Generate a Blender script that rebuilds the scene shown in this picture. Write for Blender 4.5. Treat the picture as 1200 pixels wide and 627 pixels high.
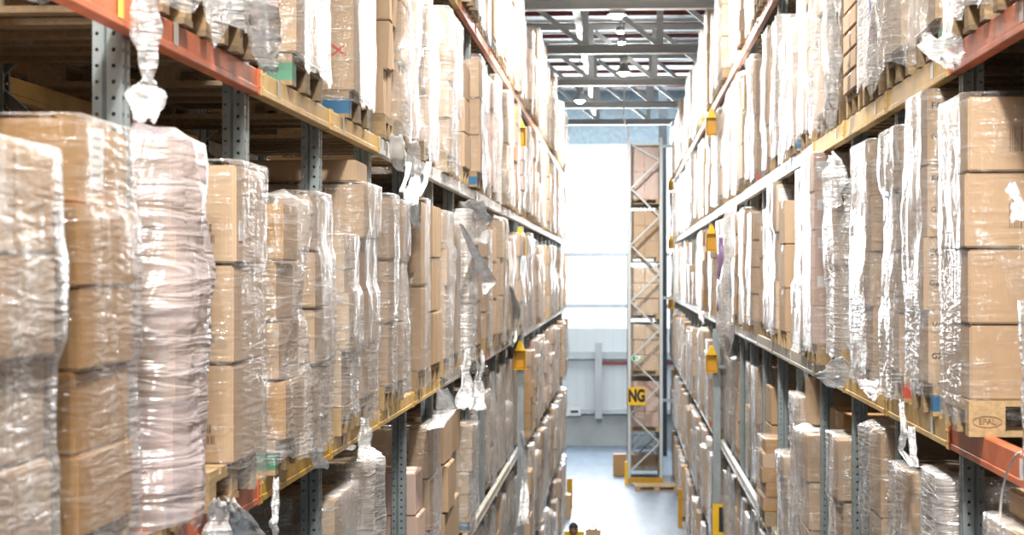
import bpy, bmesh, math, random
from mathutils import Vector, Matrix, noise
PI = math.pi
for o in list(bpy.data.objects): bpy.data.objects.remove(o)
sc = bpy.context.scene
COL = sc.collection

# ------------------------------------------------------------------ camera, world, lights
EYE = 5.93
YAW = 131/2220; PITCH = 7.5/2220; FPX = 2220.0
cd = bpy.data.cameras.new('camera'); cam = bpy.data.objects.new('camera', cd); COL.objects.link(cam)
cam.location = (0, 0, EYE); cam.rotation_euler = (PI/2+PITCH, 0, YAW)
cd.sensor_width = 36; cd.lens = 36*FPX/1200; cd.clip_start = .1; cd.clip_end = 400
cd.dof.use_dof = True; cd.dof.focus_distance = 11.5; cd.dof.aperture_fstop = 4.5
sc.camera = cam
sc.view_settings.view_transform = 'Standard'; sc.view_settings.look = 'None'
sc.view_settings.gamma = 1; sc.view_settings.use_curve_mapping = False
sc.view_settings.exposure = 0.25
sc.cycles.use_denoising = True
sc.cycles.max_bounces = 7; sc.cycles.diffuse_bounces = 2; sc.cycles.glossy_bounces = 3
sc.cycles.transmission_bounces = 3; sc.cycles.transparent_max_bounces = 14
sc.cycles.caustics_reflective = False; sc.cycles.caustics_refractive = False
sc.cycles.sample_clamp_indirect = 6
w = bpy.data.worlds.new('world'); sc.world = w; w.use_nodes = True
w.node_tree.nodes['Background'].inputs[0].default_value = (.86, .93, 1, 1)
w.node_tree.nodes['Background'].inputs[1].default_value = .6
def area(name, loc, rot, sx, sy, power, color=(1, 1, 1)):
    l = bpy.data.lights.new(name, 'AREA'); l.shape = 'RECTANGLE'; l.size = sx; l.size_y = sy
    l.energy = power; l.color = color
    o = bpy.data.objects.new(name, l); COL.objects.link(o); o.location = loc; o.rotation_euler = rot
    return o
LAMP_POWER = 700
# added fill light, unseen, high behind the camera, for faces turned towards it
area('rear_fill_light', (0, -4.5, 10.6), (math.radians(62), 0, 0), 2.6, 2.2, 900, (1, .95, .88))
# daylight pouring in through the translucent end wall
area('window_daylight', (-.6, 64.6, 8.0), (math.radians(-90), 0, 0), 5, 5, 2200, (.86, .94, 1))
area('rooflight_daylight', (0, 61.5, 12.1), (0, 0, 0), 12, 3.5, 900, (.88, .95, 1))

def Yat(x, X):
    s = (x-600)/FPX; c = math.cos(YAW); n = math.sin(YAW)
    return X*(c+s*n)/(s*c-n)
def proj(X, Y, Z):
    c = math.cos(YAW); n = math.sin(YAW)
    d = Y*c-X*n
    if d < .2: return None
    return 600+FPX*(X*c+Y*n)/d, 321-FPX*(Z-EYE)/d, d

# ------------------------------------------------------------------ helpers
class MB:
    def __init__(s): s.v = []; s.f = []; s.m = []
    def box(s, x0, y0, z0, x1, y1, z1, m=0):
        b = len(s.v)
        s.v += [(x0,y0,z0),(x1,y0,z0),(x1,y1,z0),(x0,y1,z0),(x0,y0,z1),(x1,y0,z1),(x1,y1,z1),(x0,y1,z1)]
        s.f += [tuple(b+i for i in q) for q in ((0,3,2,1),(4,5,6,7),(0,1,5,4),(1,2,6,5),(2,3,7,6),(3,0,4,7))]
        s.m += [m]*6; return s
    def bar(s, p, q, a, b_, m=0, up=(0,0,1)):
        p = Vector(p); q = Vector(q); d = (q-p).normalized(); u = Vector(up)
        if abs(d.dot(u)) > .95: u = Vector((0,1,0))
        r = d.cross(u).normalized(); u = r.cross(d).normalized(); b = len(s.v)
        for e in (p, q):
            for i, j in ((-1,-1),(1,-1),(1,1),(-1,1)): s.v.append(tuple(e+r*i*a/2+u*j*b_/2))
        s.f += [tuple(b+i for i in k) for k in ((0,1,2,3),(7,6,5,4),(0,4,5,1),(1,5,6,2),(2,6,7,3),(3,7,4,0))]
        s.m += [m]*6; return s
    def cyl(s, p, q, r0, r1=None, n=12, m=0, cap=True):
        r1 = r0 if r1 is None else r1
        p = Vector(p); q = Vector(q); d = (q-p).normalized(); u = Vector((0,0,1)) if abs(d.z) < .9 else Vector((0,1,0))
        r = d.cross(u).normalized(); u = r.cross(d).normalized(); b = len(s.v)
        for e, rr in ((p, r0), (q, r1)):
            for i in range(n):
                a = 2*PI*i/n; s.v.append(tuple(e+r*math.cos(a)*rr+u*math.sin(a)*rr))
        for i in range(n):
            j = (i+1) % n; s.f.append((b+i, b+j, b+n+j, b+n+i)); s.m.append(m)
        if cap:
            s.f.append(tuple(b+i for i in range(n))[::-1]); s.f.append(tuple(b+n+i for i in range(n))); s.m += [m, m]
        return s
    def tube(s, pts, r, n=6, m=0):
        for a, b in zip(pts[:-1], pts[1:]): s.cyl(a, b, r, n=n, m=m)
        return s
    def mesh(s, name, mats, smooth=False):
        me = bpy.data.meshes.new(name); me.from_pydata(s.v, [], s.f); me.update()
        for m in (mats if isinstance(mats, (list, tuple)) else [mats]): me.materials.append(m)
        me.polygons.foreach_set('material_index', s.m)
        if smooth: me.polygons.foreach_set('use_smooth', [True]*len(s.f))
        bm = bmesh.new(); bm.from_mesh(me); bmesh.ops.recalc_face_normals(bm, faces=bm.faces); bm.to_mesh(me); bm.free()
        return me
    def build(s, name, mats, parent=None, smooth=False): return link(name, s.mesh(name, mats, smooth), parent)
def link(name, me, parent=None):
    o = bpy.data.objects.new(name, me); COL.objects.link(o)
    if parent: o.parent = parent
    return o
def tag(o, label=None, cat=None, group=None, kind=None):
    if label: o['label'] = label
    if cat: o['category'] = cat
    if group: o['group'] = group
    if kind: o['kind'] = kind
    return o
def empty(name, loc=(0,0,0), rz=0):
    o = bpy.data.objects.new(name, None); COL.objects.link(o); o.location = loc; o.rotation_euler = (0,0,rz)
    o.empty_display_size = .1; return o
def struct(name, mb, mats): return tag(mb.build(name, mats), kind='structure')

# ------------------------------------------------------------------ materials
def nt(name):
    m = bpy.data.materials.new(name); m.use_nodes = True; t = m.node_tree; t.nodes.clear()
    return m, t
def N(t, typ, **kw):
    n = t.nodes.new(typ)
    for k, v in kw.items():
        if k in ('operation', 'blend_type', 'data_type', 'musgrave_type', 'wave_type', 'bands_direction', 'feature'): setattr(n, k, v)
        else: n.inputs[k].default_value = v
    return n
def L(t, a, b): t.links.new(a, b)
def mth(t, op, a, b=None, c=None):
    n = t.nodes.new('ShaderNodeMath'); n.operation = op
    for i, x in enumerate((a, b, c)):
        if x is None: continue
        if isinstance(x, (int, float)): n.inputs[i].default_value = x
        else: L(t, x, n.inputs[i])
    return n.outputs[0]
def ramp(t, fac, p0, p1, c0=(0,0,0,1), c1=(1,1,1,1)):
    r = t.nodes.new('ShaderNodeValToRGB'); e = r.color_ramp.elements
    e[0].position = p0; e[1].position = p1; e[0].color = c0; e[1].color = c1
    L(t, fac, r.inputs[0]); return r.outputs[0]
def mixc(t, fac, a, b):
    n = t.nodes.new('ShaderNodeMixRGB')
    for i, x in enumerate((fac, a, b)):
        if isinstance(x, (int, float)): n.inputs[i].default_value = x
        elif isinstance(x, tuple): n.inputs[i].default_value = x if len(x) == 4 else x+(1,)
        else: L(t, x, n.inputs[i])
    return n.outputs[0]
def finish(t, col, rough=.6, metal=0., bump=None, bd=.01, spec=.5, emis=None, es=0, alpha=None):
    p = t.nodes.new('ShaderNodeBsdfPrincipled'); o = t.nodes.new('ShaderNodeOutputMaterial')
    if isinstance(col, tuple): p.inputs['Base Color'].default_value = col if len(col) == 4 else col+(1,)
    else: L(t, col, p.inputs['Base Color'])
    if isinstance(rough, (int, float)): p.inputs['Roughness'].default_value = rough
    else: L(t, rough, p.inputs['Roughness'])
    p.inputs['Metallic'].default_value = metal; p.inputs['Specular IOR Level'].default_value = spec
    if bump is not None:
        b = t.nodes.new('ShaderNodeBump'); b.inputs['Distance'].default_value = bd; L(t, bump, b.inputs['Height']); L(t, b.outputs[0], p.inputs['Normal'])
    if emis: p.inputs['Emission Color'].default_value = emis+(1,); p.inputs['Emission Strength'].default_value = es
    if alpha is not None: L(t, alpha, p.inputs['Alpha'])
    L(t, p.outputs[0], o.inputs[0]); return p
def coords(t, which='Object', scale=(1,1,1), rot=(0,0,0), loc=(0,0,0), rnd=False):
    c = t.nodes.new('ShaderNodeTexCoord'); out = c.outputs[which]
    if rnd:
        oi = t.nodes.new('ShaderNodeObjectInfo'); k = mth(t, 'MULTIPLY', oi.outputs['Random'], 37.0)
        a = t.nodes.new('ShaderNodeVectorMath'); a.operation = 'ADD'; L(t, out, a.inputs[0]); L(t, k, a.inputs[1]); out = a.outputs[0]
    m = t.nodes.new('ShaderNodeMapping'); m.inputs['Scale'].default_value = scale; m.inputs['Rotation'].default_value = rot; m.inputs['Location'].default_value = loc
    L(t, out, m.inputs[0]); return m.outputs[0]
def nz(t, vec, scale, detail=3, rough=.5, dist=0):
    n = t.nodes.new('ShaderNodeTexNoise'); n.inputs['Scale'].default_value = scale; n.inputs['Detail'].default_value = detail
    n.inputs['Roughness'].default_value = rough; n.inputs['Distortion'].default_value = dist; L(t, vec, n.inputs['Vector']); return n.outputs['Fac']

def plain(name, col, rough=.6, metal=0., var=.12, sc_=8, spec=.5):
    m, t = nt(name); v = coords(t, 'Object'); n = nz(t, v, sc_, 4)
    lo = tuple(c*(1-var) for c in col)+(1,); hi = tuple(min(1, c*(1+var)) for c in col)+(1,)
    finish(t, ramp(t, n, .35, .65, lo, hi), rough, metal, spec=spec); return m
def cardboard(name, a, b):
    m, t = nt(name)
    oi = t.nodes.new('ShaderNodeObjectInfo')
    base = mixc(t, oi.outputs['Random'], a, b)
    v = coords(t, 'Object', (1,1,1), rnd=True)
    n = nz(t, v, 3.5, 4); base = mixc(t, ramp(t, n, .3, .7, (0,0,0,1), (.35,.35,.35,1)), base, tuple(x*.82 for x in a))
    fl = coords(t, 'Object', (60,60,2)); f = nz(t, fl, 1.2, 1)
    g = t.nodes.new('ShaderNodeTexCoord'); sp = t.nodes.new('ShaderNodeSeparateXYZ'); L(t, g.outputs['Generated'], sp.inputs[0])
    # buff parcel tape along the middle of the lid, turned down over the ends
    tx = mth(t, 'LESS_THAN', mth(t, 'ABSOLUTE', mth(t, 'SUBTRACT', sp.outputs[1], .5)), .07)
    tz = mth(t, 'GREATER_THAN', sp.outputs[2], .84)
    tape = mth(t, 'MULTIPLY', tx, tz)
    col = mixc(t, mth(t, 'MULTIPLY', tape, .6), base, (.55,.40,.24))
    ro = mth(t, 'SUBTRACT', .62, mth(t, 'MULTIPLY', tape, .35))
    finish(t, col, ro, 0, mth(t, 'ADD', f, mth(t, 'MULTIPLY', n, 1.5)), .0012, spec=.35); return m
M = {}
M['card'] = cardboard('brown_cardboard', (.44,.295,.175), (.55,.395,.262))
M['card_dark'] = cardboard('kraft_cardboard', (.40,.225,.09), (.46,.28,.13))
M['card_pale'] = cardboard('pale_cardboard', (.66,.50,.35), (.62,.45,.30))
M['card_pink'] = cardboard('pinkish_cardboard', (.62,.44,.36), (.66,.50,.44))
def wood(name, col):
    m, t = nt(name); v = coords(t, 'Object', (9,1.2,9), rnd=True); n = nz(t, v, 5, 4, .6)
    c = ramp(t, n, .3, .7, tuple(x*.68 for x in col)+(1,), col+(1,)); finish(t, c, .75, 0, n, .002); return m
M['wood'] = wood('raw_pine', (.50,.345,.18)); M['wood_grey'] = wood('weathered_pine', (.36,.26,.155))
M['block_blue'] = plain('blue_painted_block', (.03,.13,.26), .6); M['block_green'] = plain('green_painted_block', (.10,.26,.17), .6)
M['block_red'] = plain('red_painted_block', (.55,.10,.06), .6)
def film(name, base, streak, rough=.16, tint=(.97,.97,.97), col=(.97,.975,.985), sc_=1., ang=.35, bd=.02, edge=.55):
    m, t = nt(name)
    v1 = coords(t, 'Object', (2.2*sc_, 2.2*sc_, 17*sc_), (ang, ang*.6, 0), rnd=True)
    a = nz(t, v1, 2.0, 3, .55, .8)
    v2 = coords(t, 'Object', (5*sc_, 5*sc_, 2.0*sc_), (0, .5, 0), rnd=True)
    b = nz(t, v2, 1.6, 3, .55, 1.2)
    h = mth(t, 'ADD', mth(t, 'MULTIPLY', a, .8), b)
    bu = t.nodes.new('ShaderNodeBump'); bu.inputs['Distance'].default_value = bd; bu.inputs['Strength'].default_value = .9; L(t, h, bu.inputs['Height'])
    lw = t.nodes.new('ShaderNodeLayerWeight'); lw.inputs['Blend'].default_value = .35; L(t, bu.outputs[0], lw.inputs['Normal'])
    s1 = ramp(t, a, .52, .72); s2 = ramp(t, b, .50, .74)
    f = mth(t, 'ADD', base, mth(t, 'MULTIPLY', mth(t, 'ADD', s1, s2), streak*.6))
    f = mth(t, 'ADD', f, mth(t, 'MULTIPLY', mth(t, 'POWER', lw.outputs['Facing'], 1.6), edge*.72))
    f = mth(t, 'MINIMUM', f, .93)
    tr = t.nodes.new('ShaderNodeBsdfTransparent'); tr.inputs[0].default_value = tint+(1,)
    p = t.nodes.new('ShaderNodeBsdfPrincipled'); p.inputs['Base Color'].default_value = col+(1,); p.inputs['Roughness'].default_value = rough
    p.inputs['Specular IOR Level'].default_value = 1.0; p.inputs['IOR'].default_value = 1.6; L(t, bu.outputs[0], p.inputs['Normal'])
    g = t.nodes.new('ShaderNodeBsdfGlossy'); g.inputs['Roughness'].default_value = rough; L(t, bu.outputs[0], g.inputs['Normal'])
    mg = t.nodes.new('ShaderNodeMixShader'); mg.inputs[0].default_value = .35; L(t, p.outputs[0], mg.inputs[1]); L(t, g.outputs[0], mg.inputs[2])
    mx = t.nodes.new('ShaderNodeMixShader'); L(t, f, mx.inputs[0]); L(t, tr.outputs[0], mx.inputs[1]); L(t, mg.outputs[0], mx.inputs[2])
    o = t.nodes.new('ShaderNodeOutputMaterial'); L(t, mx.outputs[0], o.inputs[0]); return m
M['film_clear'] = film('clear_stretch_film', .01, .26, .15, edge=.7)
M['film_mid'] = film('layered_stretch_film', .05, .42, .17, edge=.9, sc_=1.2)
M['film_white'] = film('cloudy_stretch_film', .40, .5, .24, sc_=.8, bd=.03, edge=.6)
M['film_pink'] = film('pinkish_cloudy_film', .36, .5, .22, col=(.94,.84,.88), sc_=.45, bd=.04, ang=1.2)
M['film_foil'] = film('crinkled_glossy_film', .12, .65, .10, sc_=1.5, bd=.03, edge=.9)
def steel(name, col, rough=.42, metal=.45, holes=False):
    m, t = nt(name); v = coords(t, 'Object', (3,3,1)); n = nz(t, v, 5, 5, .6)
    c = ramp(t, n, .3, .7, tuple(x*.8 for x in col)+(1,), tuple(min(1, x*1.15) for x in col)+(1,))
    if not holes: finish(t, c, rough, metal); return m
    # round perforations every 50 mm: punched right through the sheet
    g = t.nodes.new('ShaderNodeTexCoord'); sp = t.nodes.new('ShaderNodeSeparateXYZ'); L(t, g.outputs['Object'], sp.inputs[0])
    ge = t.nodes.new('ShaderNodeNewGeometry'); vt = t.nodes.new('ShaderNodeVectorTransform'); vt.vector_type = 'NORMAL'; vt.convert_from = 'WORLD'; vt.convert_to = 'OBJECT'
    L(t, ge.outputs['True Normal'], vt.inputs[0]); sn = t.nodes.new('ShaderNodeSeparateXYZ'); L(t, vt.outputs[0], sn.inputs[0])
    zz = mth(t, 'SUBTRACT', mth(t, 'FRACT', mth(t, 'MULTIPLY', sp.outputs[2], 20.)), .5)
    zz = mth(t, 'MULTIPLY', zz, .05)
    def circ(u, u0, r):
        du = mth(t, 'SUBTRACT', u, u0)
        return mth(t, 'LESS_THAN', mth(t, 'ADD', mth(t, 'MULTIPLY', du, du), mth(t, 'MULTIPLY', zz, zz)), r*r)
    side = mth(t, 'GREATER_THAN', mth(t, 'ABSOLUTE', sn.outputs[1]), .8)
    front = mth(t, 'GREATER_THAN', mth(t, 'ABSOLUTE', sn.outputs[0]), .8)
    hs = mth(t, 'MULTIPLY', side, mth(t, 'MAXIMUM', circ(sp.outputs[0], .025, .0068), circ(sp.outputs[0], .078, .0058)))
    ya = mth(t, 'ABSOLUTE', sp.outputs[1])
    hf = mth(t, 'MULTIPLY', front, circ(ya, .030, .0075))
    al = mth(t, 'SUBTRACT', 1., mth(t, 'MAXIMUM', hs, hf))
    finish(t, c, rough, metal, alpha=al); return m
M['post'] = steel('perforated_galvanised_steel', (.27,.315,.325), .42, .3, True)
M['galv'] = steel('galvanised_steel', (.30,.34,.355))
M['galv_white'] = steel('pale_grey_beam_paint', (.66,.66,.65), .34, .1)
M['beam_grey'] = steel('greige_beam_paint', (.46,.43,.36), .42, .1)
M['beam_yellow'] = plain('ochre_yellow_beam_paint', (.68,.44,.14), .42, .0, .12, 6)
M['beam_yellow2'] = plain('golden_yellow_beam_paint', (.62,.37,.04), .42, .0, .14, 6)
M['beam_orange'] = plain('faded_orange_beam_paint', (.62,.155,.06), .42, 0, .16, 6)
M['beam_rose'] = plain('faded_rose_beam_paint', (.62,.34,.26), .45, 0, .12, 6)
M['yellow'] = plain('signal_yellow', (.78,.46,.01), .4, 0, .06)
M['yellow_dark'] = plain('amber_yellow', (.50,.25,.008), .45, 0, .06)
M['sticker'] = plain('white_label_paper', (.80,.80,.80), .5, 0, .04)
M['sticker_grey'] = plain('grey_label_paper', (.50,.48,.45), .5, 0, .06)
M['sticker_yellow'] = plain('lime_label_paper', (.62,.60,.10), .5, 0, .05)
M['ink'] = plain('black_ink', (.012,.012,.014), .5); M['ink_brown'] = plain('faded_ink', (.20,.12,.07), .6)
M['red_mark'] = plain('red_marker', (.52,.06,.03), .6)
M['navy'] = plain('navy_blue_print', (.03,.04,.22), .4); M['purple'] = plain('purple_film', (.28,.18,.36), .4)
M['green'] = plain('exit_green', (.01,.30,.10), .5)
M['strap'] = plain('white_strapping', (.75,.74,.70), .45)
M['red'] = plain('maroon_purlin_paint', (.20,.05,.055), .5); M['dark'] = plain('dark_rubber', (.02,.02,.022), .6)
M['truss'] = plain('pale_grey_steel_paint', (.50,.53,.54), .45, .1, .06, 1)
M['skin'] = plain('skin', (.30,.16,.10), .5); M['black_cloth'] = plain('black_cloth', (.015,.015,.018), .85)
M['blue_cloth'] = plain('navy_cloth', (.03,.05,.11), .85)

# ------------------------------------------------------------------ the hall
def floor_mat():
    m, t = nt('polished_concrete'); v = coords(t, 'Object', (1,1,1)); a = nz(t, v, .35, 5); b = nz(t, coords(t, 'Object', (3,.5,1)), 1.3, 4)
    c = mixc(t, .5, ramp(t, a, .3, .7, (.13,.165,.215,1), (.19,.23,.29,1)), ramp(t, b, .3, .7, (.10,.14,.19,1), (.22,.26,.32,1)))
    finish(t, c, .42, 0, spec=.5); return m
def sheet(name, col, pitch, axis, depth=.02, rough=.5):
    m, t = nt(name); g = t.nodes.new('ShaderNodeTexCoord'); sp = t.nodes.new('ShaderNodeSeparateXYZ'); L(t, g.outputs['Object'], sp.inputs[0])
    f = mth(t, 'FRACT', mth(t, 'MULTIPLY', sp.outputs[axis], 1/pitch)); r = mth(t, 'GREATER_THAN', f, .78)
    n = nz(t, coords(t), .6, 3)
    c = mixc(t, mth(t, 'MULTIPLY', r, .09), ramp(t, n, .3, .7, tuple(x*.93 for x in col)+(1,), col+(1,)), tuple(x*.6 for x in col))
    finish(t, c, rough, .1, f, depth); return m
M['floor'] = floor_mat()
M['cladding'] = sheet('white_ribbed_cladding', (.74,.78,.80), .32, 0)
M['cladding_side'] = sheet('grey_ribbed_cladding', (.42,.45,.47), .32, 1)
M['soffit'] = sheet('grey_roof_deck', (.66,.66,.62), .3, 0)
m, t = nt('block_wall'); v = coords(t); n = nz(t, v, 1.2, 5)
finish(t, ramp(t, n, .3, .7, (.38,.40,.40,1), (.52,.54,.54,1)), .8, 0, n, .02); M['concrete'] = m
def glow(name, col, s):
    m, t = nt(name); g = t.nodes.new('ShaderNodeTexCoord'); sp = t.nodes.new('ShaderNodeSeparateXYZ'); L(t, g.outputs['Object'], sp.inputs[0])
    f = mth(t, 'FRACT', mth(t, 'MULTIPLY', sp.outputs[0], 1/.33)); r = mth(t, 'LESS_THAN', f, .1)
    st = mth(t, 'SUBTRACT', s, mth(t, 'MULTIPLY', r, s*.12))
    e = t.nodes.new('ShaderNodeEmission'); e.inputs[0].default_value = col+(1,); L(t, st, e.inputs[1])
    o = t.nodes.new('ShaderNodeOutputMaterial'); L(t, e.outputs[0], o.inputs[0]); return m
M['win_a'] = glow('daylit_translucent_sheet', (.86,.95,1), 5.0); M['win_b'] = glow('daylit_translucent_sheet_lower', (.86,.95,1), 1.5)
M['sky_a'] = glow('daylit_rooflight', (.85,.95,1), 1.2)
WY = 65.5
struct('floor', MB().box(-14, -14, -.2, 14, WY+.4, 0), M['floor'])
struct('wall_left', MB().box(-14.3, -14, 0, -14, WY+.4, 13), M['cladding_side'])
struct('wall_right', MB().box(14, -14, 0, 14.3, WY+.4, 13), M['cladding_side'])
RZ = 12.25
struct('ceiling', MB().box(-14.3, -14, RZ, 14.3, WY+.4, RZ+.2), M['soffit'])
struct('light_blocker', MB().box(-14,.9,0,-1.75,1.2,13).box(1.75,.9,0,14,1.2,13).box(-1.75,.9,0,1.75,1.2,2.5), M['cladding_side'])  # added out-of-view panels keeping light from behind off the rack interiors
struct('wall_dock', MB().box(-14,-14.3,0,14,-14,13), M['cladding_side'])
# end wall: concrete upstand, ribbed cladding, translucent daylight band
struct('wall_end_base', MB().box(-14, WY, 0, 14, WY+.4, 1.06), M['concrete'])
struct('wall_end', MB().box(-14, WY+.06, 1.06, 14, WY+.3, 4.05), M['cladding'])
struct('window_1', MB().box(-6, WY+.10, 6.60, 8, WY+.2, 10.30), M['win_a'])
struct('window_2', MB().box(-6, WY+.10, 4.05, 8, WY+.2, 6.60), M['win_b'])
struct('wall_end_upper', MB().box(-14, WY+.06, 10.30, 14, WY+.3, RZ).box(-14, WY+.06, 4.05, -6, WY+.3, 10.3).box(8, WY+.06, 4.05, 14, WY+.3, 10.3), plain('blue_grey_wall_panel', (.27,.34,.39), .6))
for i, (z, h) in enumerate(((10.33,.16),(6.60,.13),(4.82,.13),(3.12,.24),(1.18,.14))):
    struct('trim_%d' % (i+1), MB().box(-14, WY-.10, z-h/2, 14, WY+.06, z+h/2).box(-14, WY-.14, z-h/2, 14, WY-.09, z-h/2+.02), M['truss'])
struct('trim_6', MB().box(-.95, WY-.02, 2.80, 6, WY+.06, 2.90), plain('red_pipe', (.45,.10,.07), .5))
o = MB().box(-.99, WY-.32, .95, -.75, WY-.28, 3.55).box(-.99, WY-.14, .95, -.75, WY-.10, 3.55).box(-.885, WY-.28, .95, -.855, WY-.14, 3.55).build('wall_column', M['truss'])
tag(o, 'pale grey steel column rising against the white end wall', 'column')
# small fittings on the end wall
e = empty('junction_box', (-1.85, WY-.08, 1.20)); tag(e, 'white electrical box on the low end wall left of column', 'box')
MB().box(-.36,-.08,-.16,.36,.0,.16).build('housing', M['sticker'], e); MB().box(.02,-.1,-.05,.28,-.08,.02).build('switch', M['ink'], e)
e = empty('wall_fan', (-2.2, WY-.12, 3.35)); tag(e, 'small dark wall fan above the grey girt on the end wall', 'fan')
mb = MB()
for k in range(14):
    a = 2*PI*k/14; b = 2*PI*(k+1)/14
    for r in (.18, .32): mb.bar((r*math.cos(a),0,r*math.sin(a)), (r*math.cos(b),0,r*math.sin(b)), .012, .012)
    mb.bar((0,0,0), (.32*math.cos(a),0,.32*math.sin(a)), .008, .008)
mb.build('guard', M['galv'], e); MB().cyl((0,-.05,0),(0,.08,0),.06).build('motor', M['dark'], e)
mb = MB()
for k in range(4):
    a = PI/2*k+.5; mb.bar((.05*math.cos(a),.02,.05*math.sin(a)), (.26*math.cos(a),.02,.26*math.sin(a)), .01, .09)
mb.build('blade', M['dark'], e)
e = empty('bench', (.75, WY-.9, 0)); tag(e, 'small grey steel bench with tall back frame by the end wall', 'bench')
mb = MB().box(-.5,-.2,.44,.5,.25,.49); mb.build('seat', M['galv'], e)
for x in (-.46,.46):
    for y in (-.16,.21): MB().box(x-.02,y-.02,0,x+.02,y+.02,.44).build('leg', M['galv'], e)
MB().box(-.5,.23,.49,-.46,.27,1.0).box(.46,.23,.49,.5,.27,1.0).box(-.5,.23,.96,.5,.27,1.0).build('backrest', M['galv'], e)

# roof: trusses across the aisle, maroon purlins, rooflights, lamps
CH = 10.51
def truss(Y, lab):
    e = empty('roof_truss', (0, Y, 0)); tag(e, lab, 'roof truss', 'steel roof trusses across the aisle')
    mb = MB(); mb.box(-13.9,-.11,CH-.01,13.9,.11,CH+.01).box(-13.9,-.11,CH+.15,13.9,.11,CH+.17).box(-13.9,-.012,CH,13.9,.012,CH+.16)
    for x in (-3.9,-.9,2.2): mb.box(x-.012,-.11,CH,x+.012,.11,CH+.16)
    mb.build('bottom_chord', M['truss'], e)
    MB().box(-13.9,-.09,11.85,13.9,.09,12.0).build('top_chord', M['truss'], e)
    x = -5.45; k = 0
    while x < 5.5:
        MB().box(x-.07,-.05,CH+.17,x+.07,.05,11.85).build('vertical_strut', M['truss'], e)
        MB().bar((x-1.45,0,11.82),(x-.07,0,CH+.2), .10, .10).build('diagonal_strut', M['truss'], e)
        x += 1.55
    return e
for i, (Y, lab) in enumerate(((32.8,'nearest roof truss seen at the top of the photo'),(39.4,'second roof truss from the top, behind the bright lamp'),
        (46.1,'third roof truss from the top of the photo'),(52.3,'fourth roof truss, just above the farthest lamp'),(58.2,'last roof truss before the end wall'))):
    truss(Y, lab).pop('group') if False else truss(Y, lab)
k = 0
Y = 30.
while Y < WY-.5:
    o = MB().box(-13.9,-.03,12.12,13.9,.03,12.235).box(-13.9,-.06,12.12,13.9,.06,12.13).build('purlin', M['red']); o.location.y = Y
    tag(o, 'maroon painted purlin running across under the roof deck', 'purlin', 'maroon purlins under the roof')
    Y += 2.2; k += 1
for i, Y in enumerate((33.5, 38.7, 43.8, 49.0, 54.2, 59.4)):
    struct('window_%d' % (i+3), MB().box(-9, Y-.20, RZ-.03, 9, Y+.20, RZ-.005), M['sky_a'])
for xx in (-5.4, 5.6):
    pass
o = MB().box(-.98,28,10.95,-.84,64,11.02).box(-.98,28,11.02,-.965,64,11.08).box(-.855,28,11.02,-.84,64,11.08).build('cable_tray', M['galv_white'])
tag(o, 'pale cable tray running along the aisle under the roof', 'cable tray')
mb = MB(); P = [(.0,52.0,11.9),(.02,52.1,11.0),(-.02,52.3,10.3),(.1,52.9,9.95),(.11,53.5,9.75)]
mb.tube(P, .022); tag(mb.build('cable', M['strap']), 'white cable looping down from roof to top of end rack', 'cable')
m, t = nt('lamp_glow'); e_ = N(t, 'ShaderNodeEmission', Strength=90.); e_.inputs[0].default_value = (1,.98,.94,1); oo = t.nodes.new('ShaderNodeOutputMaterial'); L(t, e_.outputs[0], oo.inputs[0]); M['glow'] = m
def lamp(x, y, z, lab, light=True):
    e = empty('high_bay_lamp', (x, y, z)); tag(e, lab, 'lamp', 'high bay lamps over the aisle')
    MB().cyl((0,0,.0),(0,0,.22),.17,.07,20,cap=False).build('reflector', M['galv'], e, True)
    MB().cyl((0,0,.22),(0,0,.42),.09,.09,16).build('gear_housing', M['galv'], e, True)
    mb = MB().cyl((0,0,.02),(0,0,.06),.13,.13,16).cyl((0,0,-.06),(0,0,.02),.07,.13,16); mb.build('bulb', M['glow'], e, True)
    MB().cyl((0,0,.42),(0,0,RZ-z-.002),.012,n=6).build('suspension_rod', M['galv'], e)
    if light:
        l = bpy.data.lights.new('lamp_light', 'AREA'); l.shape = 'DISK'; l.size = .45; l.energy = LAMP_POWER; l.color = (1,.96,.90)
        q = bpy.data.objects.new('lamp_light', l); COL.objects.link(q); q.parent = e; q.location = (0,0,-.09); q['kind'] = 'structure'
for x, y, z, lab in ((-.12,33,10.43,'bright round lamp hanging at the top centre'),(.0,42.5,10.43,'bright round lamp seen between second and third trusses'),
        (-1.15,49.5,10.45,'bright lamp low on the left near the end wall')): lamp(x, y, z, lab)
for y in (-4, 4.6, 14, 23.5): lamp(0, y, 10.9, 'high bay lamp above the aisle nearer than the picture shows')
for x, y, z, lab in ((-.08,45.5,11.75,'small faint lamp just under the nearest truss'),(-.05,48.5,11.85,'faintest small lamp above the second truss')):
    e = empty('bulkhead_lamp', (x,y,z)); tag(e, lab, 'lamp'); MB().cyl((0,0,-.05),(0,0,0),.07,.09,14).build('bulb', M['glow'], e); MB().cyl((0,0,0),(0,0,.1),.1,.1,14).cyl((0,0,.1),(0,0,RZ-z-.002),.012,n=6).build('base', M['galv'], e)
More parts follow.
